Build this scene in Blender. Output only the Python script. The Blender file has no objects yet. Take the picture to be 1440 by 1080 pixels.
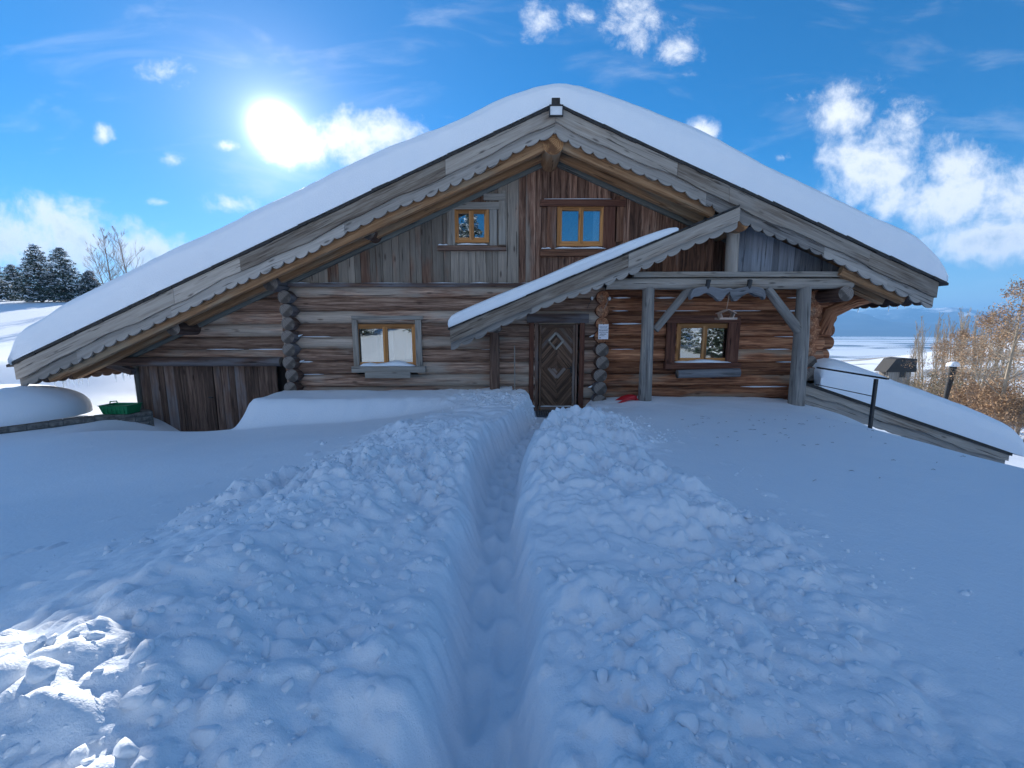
import bpy, math, random, time
T0 = time.time()
def tick(n): print('T', n, round(time.time()-T0, 1))
import numpy as np
from mathutils import Vector, Matrix
random.seed(7)
R = math.radians
scene = bpy.context.scene
COL = scene.collection
# ------------------------------------------------------------------ camera model (used to survey the house from the photo)
F = 560.0; PIT = R(8); CZ = 1.9
YF, YW, YP = 8.4, 9.5, 8.75          # bargeboards, front wall, porch posts
def ray(px, py):
    c = (540-py)/F; a = (px-720)/F
    return a, math.cos(PIT)+c*math.sin(PIT), -math.sin(PIT)+c*math.cos(PIT)
def W(px, py, Y):
    a, yd, zd = ray(px, py); t = Y/yd
    return a*t, CZ+zd*t
def V(px, py, Y):
    x, z = W(px, py, Y); return Vector((x, Y, z))
SUN = Vector((-0.589, 1.078, 0.489)).normalized()

# ------------------------------------------------------------------ numpy noise
def _h(ix, iy, s):
    n = (ix.astype(np.int64)*374761393 + iy.astype(np.int64)*668265263 + s*982451653) & 0x7fffffff
    n = (n ^ (n >> 13))*1274126177 & 0x7fffffff
    n = (n ^ (n >> 16))
    return (n & 0xfffff)/float(0xfffff)
def vnoise(x, y, s=0):
    ix = np.floor(x); iy = np.floor(y); fx = x-ix; fy = y-iy
    fx = fx*fx*fx*(fx*(fx*6-15)+10); fy = fy*fy*fy*(fy*(fy*6-15)+10)
    a = _h(ix, iy, s); b = _h(ix+1, iy, s); c = _h(ix, iy+1, s); d = _h(ix+1, iy+1, s)
    return (a*(1-fx)+b*fx)*(1-fy)+(c*(1-fx)+d*fx)*fy
def fbm(x, y, s=0, o=4, g=.5):
    t = 0; a = 1; n = 0
    for k in range(o):
        t = t+a*(vnoise(x, y, s+k*17)*2-1); n += a; a *= g; x = x*2.03+5.1; y = y*2.03+1.7
    return t/n
def lumps(x, y, s, prob=.6):
    """rounded clods: max over neighbouring jittered domes"""
    ix = np.floor(x); iy = np.floor(y); out = np.zeros_like(x)
    for dx in (-1, 0, 1):
        for dy in (-1, 0, 1):
            cx = ix+dx; cy = iy+dy
            px = cx+.2+.6*_h(cx, cy, s+1); py = cy+.2+.6*_h(cx, cy, s+2)
            r = .3+.5*_h(cx, cy, s+3); on = _h(cx, cy, s+4) < prob
            e = .6+.8*_h(cx, cy, s+5); th = _h(cx, cy, s+6)*3.14
            qx = (x-px)*np.cos(th)+(y-py)*np.sin(th); qy = -(x-px)*np.sin(th)+(y-py)*np.cos(th)
            d = np.sqrt((qx*e)**2+(qy/e)**2)/r
            v = np.sqrt(np.clip(1-d*d, 0, 1))*r*on
            out = np.maximum(out, v)
    return out
def sst(a, b, x):
    t = np.clip((x-a)/(b-a), 0, 1); return t*t*(3-2*t)

# ------------------------------------------------------------------ object helpers
def tag(o, label=None, cat=None, group=None, kind=None):
    if label: o['label'] = label
    if cat: o['category'] = cat
    if group: o['group'] = group
    if kind: o['kind'] = kind
    return o
def empty(name, loc, label, cat, group=None):
    o = bpy.data.objects.new(name, None); o.location = loc; COL.objects.link(o)
    o.empty_display_size = .2
    return tag(o, label, cat, group)
class MB:
    """collects shapes; every vertex carries grain coordinates (along, across, depth)"""
    def __init__(s): s.v = []; s.f = []; s.g = []; s.m = []; s.sm = []
    def add(s, vs, fs, gs=None, m=0, smooth=False):
        b = len(s.v); s.v += [tuple(v) for v in vs]
        s.g += [tuple(g) for g in (gs if gs is not None else vs)]
        for f in fs: s.f.append(tuple(b+i for i in f)); s.m.append(m); s.sm.append(smooth)
    def beam(s, p0, p1, w, h, up=(0, 0, 1), m=0, taper=1, bev=.008):
        """box from p0 to p1, w wide across, h along up, slightly chamfered"""
        p0 = Vector(p0); p1 = Vector(p1); d = (p1-p0); L = d.length; d.normalize()
        up = Vector(up); up = (up-d*up.dot(d)).normalized(); sd = d.cross(up)
        bev = min(bev, w*.25, h*.25)
        prof = [(-w/2+bev, -h/2), (w/2-bev, -h/2), (w/2, -h/2+bev), (w/2, h/2-bev), (w/2-bev, h/2), (-w/2+bev, h/2), (-w/2, h/2-bev), (-w/2, -h/2+bev)]
        vs = []; gs = []; o = random.random()*20
        for t in (0, L):
            k = 1 if t == 0 else taper
            for a, b in prof:
                vs.append(p0+d*t+sd*(a*k)+up*(b*k)); gs.append((t+o, a+b, b))
        fs = [(i, (i+1) % 8, 8+(i+1) % 8, 8+i) for i in range(8)]
        fs = [tuple(reversed(f)) for f in fs]
        fs += [tuple(range(8)), tuple(range(15, 7, -1))]
        s.add(vs, fs, gs, m)
    def box(s, c, d, m=0, bev=.006, along=None):
        ax = along if along is not None else max(range(3), key=lambda i: d[i])
        e = [0, 0, 0]; e[ax] = d[ax]/2; e = Vector(e); c = Vector(c)
        up = (0, 0, 1) if ax != 2 else (0, 1, 0)
        if ax == 0: w, h = d[1], d[2]
        elif ax == 1: w, h = d[0], d[2]
        else: w, h = d[0], d[1]
        s.beam(c-e, c+e, w, h, up, m, 1, bev)
    def tube(s, pts, rs, n=12, m=0, me=None, rough=0, seed=0, caps=True, flat=False):
        pts = [Vector(p) for p in pts]; rnd = random.Random(seed)
        d = (pts[-1]-pts[0]).normalized()
        up = Vector((0, 0, 1)) if abs(d.z) < .9 else Vector((0, 1, 0))
        ph = rnd.random()*50; b = len(s.v); t = 0; rings = []
        for i, p in enumerate(pts):
            if i: t += (p-pts[i-1]).length
            a = pts[min(i+1, len(pts)-1)]-pts[max(i-1, 0)]; a.normalize()
            u = (up-a*up.dot(a)).normalized(); w = a.cross(u); r = rs[i] if hasattr(rs, '__len__') else rs
            ring = []
            for k in range(n):
                an = 2*math.pi*k/n
                q = r*(1+rough*(math.sin(an*2+ph+t*1.3)*.5+math.sin(an*3-ph*2+t*2.7)*.35+rnd.uniform(-.12, .12)))
                ring.append(p+u*(math.cos(an)*q)+w*(math.sin(an)*q))
                s.v.append(tuple(ring[-1])); s.g.append((t+ph, an*r*1.0, r))
            rings.append(ring)
        # seam: grain coordinate jumps once round, hidden at back
        for i in range(len(pts)-1):
            for k in range(n):
                k2 = (k+1) % n
                s.f.append((b+i*n+k, b+(i+1)*n+k, b+(i+1)*n+k2, b+i*n+k2)); s.m.append(m); s.sm.append(not flat)
        if caps:
            for ring, p, rev in ((rings[0], pts[0], 0), (rings[-1], pts[-1], 1)):
                c = sum(ring, Vector())/n
                gs = [(0, (v-c).dot(up) if abs(d.z) < .9 else (v-c).x, (v-c).dot(d.cross(up))) for v in ring]
                f = tuple(range(n)) if not rev else tuple(reversed(range(n)))
                s.add(ring, [f], gs, m if me is None else me)
    def strip(s, tops, bots, y0, y1, m=0):
        """board in the XZ plane between two edge lines, thick from y0 (front) to y1"""
        n = len(tops); vs = []; gs = []; t = 0; o = random.random()*30
        for i in range(n):
            if i: t += math.hypot(tops[i][0]-tops[i-1][0], tops[i][1]-tops[i-1][1])
            h = math.hypot(tops[i][0]-bots[i][0], tops[i][1]-bots[i][1])
            for (x, z), hh in ((tops[i], 0), (bots[i], h)):
                for y in (y0, y1): vs.append((x, y, z)); gs.append((t+o, hh, y))
        fs = []
        for i in range(n-1):
            a = 4*i; b = a+4
            fs += [(a, a+2, b+2, b), (a+1, b+1, b+3, a+3), (a, b, b+1, a+1), (a+2, a+3, b+3, b+2)]
        e = 4*(n-1)
        fs += [(0, 1, 3, 2), (e, e+2, e+3, e+1)]
        s.add(vs, fs, gs, m)
    def build(s, name, mats, parent=None, label=None, origin=None, kind=None, group=None):
        me = bpy.data.meshes.new(name); v = s.v
        if parent is not None:
            o0 = Vector(parent.location)
            if parent.parent: o0 = o0+Vector(parent.parent.location)
            v = [(a-o0.x, b-o0.y, c-o0.z) for a, b, c in v]
        elif origin is not None:
            v = [(a-origin[0], b-origin[1], c-origin[2]) for a, b, c in v]
        me.from_pydata(v, [], s.f)
        at = me.attributes.new('gr', 'FLOAT_VECTOR', 'POINT')
        at.data.foreach_set('vector', np.array(s.g, dtype=np.float32).ravel())
        me.polygons.foreach_set('material_index', s.m); me.polygons.foreach_set('use_smooth', s.sm)
        if not isinstance(mats, (list, tuple)): mats = [mats]
        for m in mats: me.materials.append(m)
        me.update()
        o = bpy.data.objects.new(name, me); COL.objects.link(o)
        if parent is not None: o.parent = parent
        elif origin is not None: o.location = origin
        if label: o['label'] = label
        if kind: o['kind'] = kind
        if group: o['group'] = group
        return o

# ------------------------------------------------------------------ materials
def newmat(name):
    m = bpy.data.materials.new(name); m.use_nodes = True; nt = m.node_tree; nt.nodes.clear()
    out = nt.nodes.new('ShaderNodeOutputMaterial'); p = nt.nodes.new('ShaderNodeBsdfPrincipled')
    nt.links.new(p.outputs[0], out.inputs[0]); return m, nt, p
class NT:
    def __init__(s, nt): s.nt = nt
    def n(s, t, **k):
        x = s.nt.nodes.new(t)
        for a, b in k.items(): setattr(x, a, b)
        return x
    def l(s, a, b): s.nt.links.new(a, b)
    def val(s, v, sock):
        if isinstance(v, bpy.types.NodeSocket): s.l(v, sock)
        else: sock.default_value = v
    def math(s, op, a, b=0., c=0., clamp=False):
        x = s.n('ShaderNodeMath', operation=op, use_clamp=clamp)
        s.val(a, x.inputs[0]); s.val(b, x.inputs[1]); s.val(c, x.inputs[2]); return x.outputs[0]
    def vm(s, op, a, b=(0, 0, 0)):
        x = s.n('ShaderNodeVectorMath', operation=op); s.val(a, x.inputs[0]); s.val(b, x.inputs[1])
        return x.outputs['Value'] if op in ('LENGTH', 'DOT_PRODUCT', 'DISTANCE') else x.outputs[0]
    def noise(s, vec, scale=1., detail=4., rough=.5, dist=0.):
        x = s.n('ShaderNodeTexNoise'); s.l(vec, x.inputs['Vector']); x.inputs['Scale'].default_value = scale
        x.inputs['Detail'].default_value = detail; x.inputs['Roughness'].default_value = rough
        x.inputs['Distortion'].default_value = dist; return x.outputs[0]
    def ramp(s, f, stops):
        x = s.n('ShaderNodeValToRGB'); s.l(f, x.inputs[0]); e = x.color_ramp.elements
        while len(e) > 1: e.remove(e[-1])
        for i, (p, c) in enumerate(stops):
            k = e[0] if i == 0 else e.new(p)
            k.position = p; k.color = (c, c, c, 1) if not hasattr(c, '__len__') else (*c, 1)
        return x.outputs[0]
    def mix(s, f, a, b, bt='MIX'):
        x = s.n('ShaderNodeMix', data_type='RGBA', blend_type=bt)
        s.val(f, x.inputs[0])
        for v, i in ((a, 6), (b, 7)):
            if isinstance(v, bpy.types.NodeSocket): s.l(v, x.inputs[i])
            else: x.inputs[i].default_value = (*v, 1)
        return x.outputs[2]
    def ss(s, x, a, b):
        m = s.n('ShaderNodeMapRange', interpolation_type='SMOOTHSTEP', clamp=True)
        s.l(x, m.inputs[0]); m.inputs[1].default_value = a; m.inputs[2].default_value = b; return m.outputs[0]
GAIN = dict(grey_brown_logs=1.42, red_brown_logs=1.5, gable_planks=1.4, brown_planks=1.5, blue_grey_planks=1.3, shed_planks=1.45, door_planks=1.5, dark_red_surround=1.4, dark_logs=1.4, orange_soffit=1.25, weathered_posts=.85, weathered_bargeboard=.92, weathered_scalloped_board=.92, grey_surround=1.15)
def wood(name, dark, mid, light, gray=(.2, .19, .18), gamt=.4, contrast=1., rough=.85, xgrad=None, bump=.6):
    G_ = GAIN.get(name, 1.); dark, mid, light, gray = [tuple(min(.8, c*G_) for c in q) for q in (dark, mid, light, gray)]
    m, nt, p = newmat(name); N = NT(nt)
    at = N.n('ShaderNodeAttribute', attribute_name='gr').outputs['Vector']
    rnd = N.n('ShaderNodeNewGeometry').outputs['Random Per Island']
    off = N.n('ShaderNodeCombineXYZ')
    N.l(N.math('MULTIPLY', rnd, 71.), off.inputs[0]); N.l(N.math('MULTIPLY', rnd, 13.), off.inputs[1]); N.l(N.math('MULTIPLY', rnd, 7.), off.inputs[2])
    v = N.vm('ADD', at, off.outputs[0])
    g1 = N.noise(N.vm('MULTIPLY', v, (1.1, 17, 17)), 1, 7, .65, .6)
    g2 = N.noise(N.vm('MULTIPLY', v, (3, 60, 60)), 1, 5, .6, .2)
    big = N.noise(N.vm('MULTIPLY', v, (.55, 2.2, 2.2)), 1, 4, .55)
    crk = N.noise(N.vm('MULTIPLY', v, (.7, 22, 22)), 1, 3, .5, 1.2)
    vo = N.n('ShaderNodeTexVoronoi'); N.l(N.vm('MULTIPLY', v, (1.6, 5.5, 5.5)), vo.inputs['Vector']); vo.inputs['Scale'].default_value = 1
    knot = N.ss(vo.outputs['Distance'], .17, .05)
    mixf = N.math('ADD', N.math('MULTIPLY', g1, .75), N.math('MULTIPLY', g2, .25))
    k = .16/contrast
    col = N.ramp(mixf, [(.5-k, dark), (.5, mid), (.5+k, light)])
    gf = N.math('ADD', big, N.math('MULTIPLY', N.math('SUBTRACT', rnd, .5), .35))
    if xgrad:
        sx = N.n('ShaderNodeSeparateXYZ'); N.l(N.n('ShaderNodeTexCoord').outputs['Object'], sx.inputs[0])
        gx = N.n('ShaderNodeMapRange', clamp=True); N.l(sx.outputs[xgrad[4] if len(xgrad) > 4 else 0], gx.inputs[0])
        gx.inputs[1].default_value = xgrad[0]; gx.inputs[2].default_value = xgrad[1]; gx.inputs[3].default_value = xgrad[2]; gx.inputs[4].default_value = xgrad[3]
        gf = N.math('ADD', gf, gx.outputs[0])
    gmask = N.ss(gf, .72-gamt*.5, .9-gamt*.5)
    gray_v = N.mix(g1, tuple(c*.45 for c in gray), tuple(min(1, c*1.55) for c in gray))
    col = N.mix(N.math('MULTIPLY', gmask, .9), col, gray_v)
    br = N.math('ADD', .60, N.math('MULTIPLY', rnd, .80))
    bc = N.n('ShaderNodeCombineColor'); [N.l(br, bc.inputs[i]) for i in range(3)]
    col = N.mix(1., col, bc.outputs[0], 'MULTIPLY')
    cm = N.ss(crk, .37, .32)
    col = N.mix(N.math('MULTIPLY', cm, .75), col, tuple(c*.22 for c in dark))
    col = N.mix(N.math('MULTIPLY', knot, .7), col, tuple(c*.45 for c in dark))
    N.l(col, p.inputs['Base Color']); p.inputs['Roughness'].default_value = rough
    p.inputs['Specular IOR Level'].default_value = .25
    b = N.n('ShaderNodeBump'); b.inputs['Strength'].default_value = bump; b.inputs['Distance'].default_value = .012
    N.l(N.math('SUBTRACT', mixf, N.math('MULTIPLY', cm, .8)), b.inputs['Height']); N.l(b.outputs[0], p.inputs['Normal'])
    return m
def endgrain(name, a, b):
    m, nt, p = newmat(name); N = NT(nt)
    at = N.n('ShaderNodeAttribute', attribute_name='gr').outputs['Vector']
    rnd = N.n('ShaderNodeNewGeometry').outputs['Random Per Island']
    r = N.vm('LENGTH', at); nz = N.noise(at, 9, 4, .6)
    rr = N.math('ADD', N.math('MULTIPLY', r, 190.), N.math('MULTIPLY', nz, 14.))
    w = N.math('ADD', N.math('MULTIPLY', N.math('SINE', rr), .5), .5)
    sx = N.n('ShaderNodeSeparateXYZ'); N.l(at, sx.inputs[0])
    an = N.math('ARCTAN2', sx.outputs[1], sx.outputs[2])
    ck = N.ss(N.math('SINE', N.math('ADD', N.math('MULTIPLY', an, 2.), N.math('ADD', N.math('MULTIPLY', nz, 4.), N.math('MULTIPLY', rnd, 6.)))), .9975, .9996)
    col = N.mix(w, a, b)
    
    bn = N.noise(at, 3.2, 3, .6)
    col = N.mix(N.ss(bn, .45, .62), col, tuple(c*.5 for c in a))
    N.l(col, p.inputs['Base Color']); p.inputs['Roughness'].default_value = .9
    return m
def plain(name, c, rough=.6, metal=0, nz=0, sc=8, spec=.5, bump=0):
    m, nt, p = newmat(name); N = NT(nt)
    p.inputs['Base Color'].default_value = (*c, 1); p.inputs['Roughness'].default_value = rough
    p.inputs['Metallic'].default_value = metal; p.inputs['Specular IOR Level'].default_value = spec
    if nz:
        tc = N.n('ShaderNodeTexCoord').outputs['Object']
        x = N.noise(tc, sc, 6, .65)
        N.l(N.mix(N.ss(x, .3, .7), tuple(k*(1-nz) for k in c), tuple(min(1, k*(1+nz)) for k in c)), p.inputs['Base Color'])
        if bump:
            b = N.n('ShaderNodeBump'); b.inputs['Strength'].default_value = bump; b.inputs['Distance'].default_value = .02
            N.l(x, b.inputs['Height']); N.l(b.outputs[0], p.inputs['Normal'])
    return m
def snowmat(name, far=False, sss=0.):
    m, nt, p = newmat(name); N = NT(nt)
    tc = N.n('ShaderNodeTexCoord').outputs['Object']
    n1 = N.noise(tc, 2.3, 5, .6); n2 = N.noise(tc, 34, 4, .6); n3 = N.noise(tc, 190, 3, .6)
    col = N.mix(n1, (.79, .845, .91), (.875, .905, .94))
    if far:
        sx = N.n('ShaderNodeSeparateXYZ'); N.l(tc, sx.inputs[0])
        mp = N.vm('MULTIPLY', tc, (.0016, .0042, .002))
        f1 = N.noise(mp, 1, 7, .62, .4)
        mp2 = N.vm('MULTIPLY', tc, (.03, .05, .03)); f2 = N.noise(mp2, 1, 5, .6)
        far_m = N.ss(sx.outputs[1], 350., 800.)
        mk = N.math('MULTIPLY', far_m, N.ss(f1, .49, .56))
        col = N.mix(mk, col, (.06, .09, .13))
        scrub = N.math('MULTIPLY', N.math('MULTIPLY', N.ss(sx.outputs[0], 40., 60.), N.ss(sx.outputs[1], 30., 60.)), N.ss(f2, .50, .60))
        scrub = N.math('MULTIPLY', scrub, N.ss(sx.outputs[1], 420., 300.))
        col = N.mix(N.math('MULTIPLY', scrub, .8), col, (.12, .085, .05))
    N.l(col, p.inputs['Base Color']); p.inputs['Roughness'].default_value = .62
    p.inputs['Specular IOR Level'].default_value = .3
    if sss:
        p.inputs['Subsurface Weight'].default_value = sss; p.inputs['Subsurface Radius'].default_value = (.03, .045, .06)
        p.inputs['Subsurface Scale'].default_value = 1.
    b = N.n('ShaderNodeBump'); b.inputs['Strength'].default_value = .5; b.inputs['Distance'].default_value = .012
    N.l(N.math('ADD', n2, N.math('MULTIPLY', n3, .45)), b.inputs['Height']); N.l(b.outputs[0], p.inputs['Normal'])
    return m

M = {}
M['snow'] = snowmat('snow', far=True)
M['snowcap'] = snowmat('roof_snow')
M['barge'] = wood('weathered_bargeboard', (.13, .095, .075), (.30, .24, .19), (.50, .44, .37), gray=(.37, .325, .28), gamt=.75, contrast=1.0)
M['scallop'] = wood('weathered_scalloped_board', (.14, .12, .11), (.28, .26, .245), (.44, .41, .38), gray=(.34, .31, .28), gamt=.9)
M['logL'] = wood('grey_brown_logs', (.08, .045, .032), (.20, .118, .082), (.36, .24, .175), gray=(.23, .19, .155), gamt=.5, contrast=1.2)
M['logR'] = wood('red_brown_logs', (.055, .02, .011), (.20, .08, .04), (.36, .175, .09), gray=(.19, .14, .10), gamt=.28, contrast=1.2, xgrad=(-.1, 1.6, .24, -.08, 2))
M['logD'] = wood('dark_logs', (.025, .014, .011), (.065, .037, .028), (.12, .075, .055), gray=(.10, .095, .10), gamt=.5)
M['plankG'] = wood('gable_planks', (.05, .025, .017), (.15, .078, .052), (.27, .165, .115), gray=(.155, .135, .112), gamt=.50, contrast=1.3, xgrad=(-.6, 2.6, .20, -.55))
M['plankB'] = wood('brown_planks', (.035, .017, .011), (.10, .045, .026), (.17, .085, .05), gray=(.12, .10, .09), gamt=.2, contrast=1.1)
M['plankX'] = wood('blue_grey_planks', (.04, .04, .045), (.12, .125, .14), (.22, .23, .25), gray=(.16, .17, .19), gamt=.8, contrast=1.3)
M['shed'] = wood('shed_planks', (.04, .024, .018), (.095, .057, .042), (.17, .11, .08), gray=(.10, .09, .09), gamt=.3, contrast=1.1)
M['soffit'] = wood('orange_soffit', (.14, .07, .032), (.25, .135, .068), (.36, .21, .11), gray=(.25, .19, .13), gamt=.45, contrast=.9)
M['trimG'] = wood('grey_trim', (.06, .065, .06), (.12, .12, .11), (.19, .19, .17), gray=(.15, .16, .15), gamt=.6)
M['frame'] = wood('pine_window_frame', (.20, .08, .022), (.38, .165, .05), (.50, .24, .08), gray=(.35, .2, .1), gamt=.0, contrast=.6, rough=.5)
M['surR'] = wood('dark_red_surround', (.035, .014, .010), (.085, .034, .022), (.14, .065, .04), gray=(.12, .09, .08), gamt=.15)
M['surG'] = wood('grey_surround', (.10, .08, .065), (.22, .185, .15), (.35, .30, .25), gray=(.24, .22, .195), gamt=.6)
M['post'] = wood('weathered_posts', (.13, .115, .105), (.30, .28, .26), (.49, .43, .36), gray=(.23, .21, .19), gamt=.55, contrast=1.1)
M['door'] = wood('door_planks', (.03, .018, .012), (.09, .052, .034), (.16, .095, .06), gray=(.11, .09, .08), gamt=.25)
M['end'] = endgrain('log_end_grain', (.16, .13, .11), (.27, .23, .20))
M['endO'] = endgrain('fresh_end_grain', (.28, .12, .045), (.46, .25, .11))
M['slate'] = plain('roof_slate', (.028, .026, .025), .8, nz=.5, sc=20)
M['black'] = plain('black_metal', (.012, .012, .014), .45, nz=.3, sc=60)
M['stone'] = plain('wall_stone', (.16, .15, .135), .9, nz=.5, sc=11, bump=.6)
M['mortar'] = plain('wall_mortar', (.10, .10, .095), .95, nz=.3, sc=30, bump=.4)
M['white'] = plain('white_paint', (.75, .76, .78), .5, nz=.05)
M['green'] = plain('green_plastic', (.01, .19, .075), .35, nz=.15, sc=6)
M['red'] = plain('red_plastic', (.48, .015, .02), .35, nz=.12, sc=6)
M['curtain'] = plain('white_curtain', (.72, .74, .76), .8)
M['feeder'] = wood('pale_feeder_wood', (.25, .15, .11), (.42, .28, .21), (.55, .40, .30), gamt=.1)
M['yoke'] = wood('old_grey_yoke', (.05, .05, .05), (.13, .13, .135), (.24, .24, .25), gray=(.18, .18, .19), gamt=.7)
M['needle'] = plain('conifer_needles', (.028, .05, .032), .7, nz=.45, sc=1.2)
M['bark'] = plain('brown_bark', (.09, .065, .05), .9, nz=.35, sc=9)
M['twig'] = plain('bare_twigs', (.26, .20, .165), .9, nz=.25, sc=2)
M['paletwig'] = plain('pale_poplar_bark', (.36, .29, .21), .85, nz=.25, sc=2)
M['leaf'] = plain('dry_orange_leaves', (.35, .215, .115), .8, nz=.4, sc=1.4)
M['olive'] = plain('olive_scrub', (.17, .14, .06), .85, nz=.4, sc=1.1)
M['litter'] = plain('twig_litter', (.03, .03, .035), .9)
M['mat'] = plain('frosted_mat', (.07, .075, .09), .9, nz=.4, sc=40)
M['sign'] = plain('sign_paper', (.72, .70, .73), .6, nz=.06, sc=30)
M['ink'] = plain('sign_ink', (.03, .03, .05), .7)
M['inkb'] = plain('sign_ink_grey', (.22, .26, .33), .7)
M['rock'] = plain('mountain', (.25, .30, .38), .95)
def glass():
    m = bpy.data.materials.new('window_glass'); m.use_nodes = True; nt = m.node_tree; nt.nodes.clear(); N = NT(nt)
    out = N.n('ShaderNodeOutputMaterial'); g = N.n('ShaderNodeBsdfGlossy'); t = N.n('ShaderNodeBsdfTransparent'); mx = N.n('ShaderNodeMixShader')
    g.inputs['Color'].default_value = (.92, .97, 1, 1); g.inputs['Roughness'].default_value = .01
    t.inputs['Color'].default_value = (.75, .78, .78, 1)
    lw = N.n('ShaderNodeLayerWeight'); lw.inputs[0].default_value = .35
    N.l(N.math('ADD', N.math('MULTIPLY', lw.outputs['Fresnel'], 1.), -.02+.20, clamp=True), mx.inputs[0])
    tc = N.n('ShaderNodeTexCoord').outputs['Object']
    b = N.n('ShaderNodeBump'); b.inputs['Strength'].default_value = .12; b.inputs['Distance'].default_value = .004
    N.l(N.noise(tc, 3.5, 1, .5), b.inputs['Height']); N.l(b.outputs[0], g.inputs['Normal'])
    N.l(t.outputs[0], mx.inputs[1]); N.l(g.outputs[0], mx.inputs[2]); N.l(mx.outputs[0], out.inputs[0])
    return m
M['glass'] = glass()
def ice():
    m, nt, p = newmat('ice'); p.inputs['Base Color'].default_value = (.8, .88, .95, 1); p.inputs['Roughness'].default_value = .1
    p.inputs['Transmission Weight'].default_value = .8; p.inputs['IOR'].default_value = 1.3; return m
M['ice'] = ice()

# ------------------------------------------------------------------ terrain
XC = ([-2, 1.3, 2.4, 3.4, 4.3, 5.0, 5.7, 6.3, 7.4, 8.2, 8.8, 12], [-.02, -.08, -.11, -.12, -.09, 0., .16, .36, .68, .95, 1.07, 1.07])
def trench_x(y):
    s = 0
    for d in (-.35, -.18, 0, .18, .35): s = s+np.interp(y+d, *XC)
    return s/5
def far_z(x, y):
    z = np.where(x < 0, .53+.075*np.maximum(x, -9), .53-.02*np.clip(x, 0, 9))
    z = np.where(x > 0, z-.13*sst(2.5, 7, y), z-.13*sst(4.5, 7.5, y)*sst(-.5, -2.5, x))
    z = z+.28*sst(4.2, 1.5, y)*sst(-.5, -1.5, x)*sst(-7, -4, x)
    z = z+.17*sst(-5.5, -8.0, x)*sst(3.5, 6.5, y)*sst(9.6, 9.0, y)
    # right side falls away
    z = z-.31*np.maximum(x-5.7, 0)+.12*np.maximum(x-12, 0)+.15*np.maximum(x-40, 0)
    z = np.maximum(z, -9+0*z)
    # slope behind the house drops into the valley on the right
    r = np.sqrt(np.maximum(x+40, 0)**2*.25+y*y)
    z = z-62*sst(85, 700, r)*sst(-200, 20, y)*sst(-160, -20, x)
    z = z+15*np.exp(-((x-205)/62)**2-((y-115)/60)**2)*sst(20, 80, y)
    # hill on the left and behind
    z = z+(.85+.2)*sst(-9, -14, x)*sst(9, 14, y)+4.6*sst(10, 55, y)*sst(-10, -36, x)+14*sst(40, 200, y)*sst(-40, -160, x)
    # rising slope behind the photographer
    z = z+.19*np.maximum(-y-4.5, 0)*sst(70, 40, -y)+12.4*(1-sst(70, 40, -y))
    return z
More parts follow.
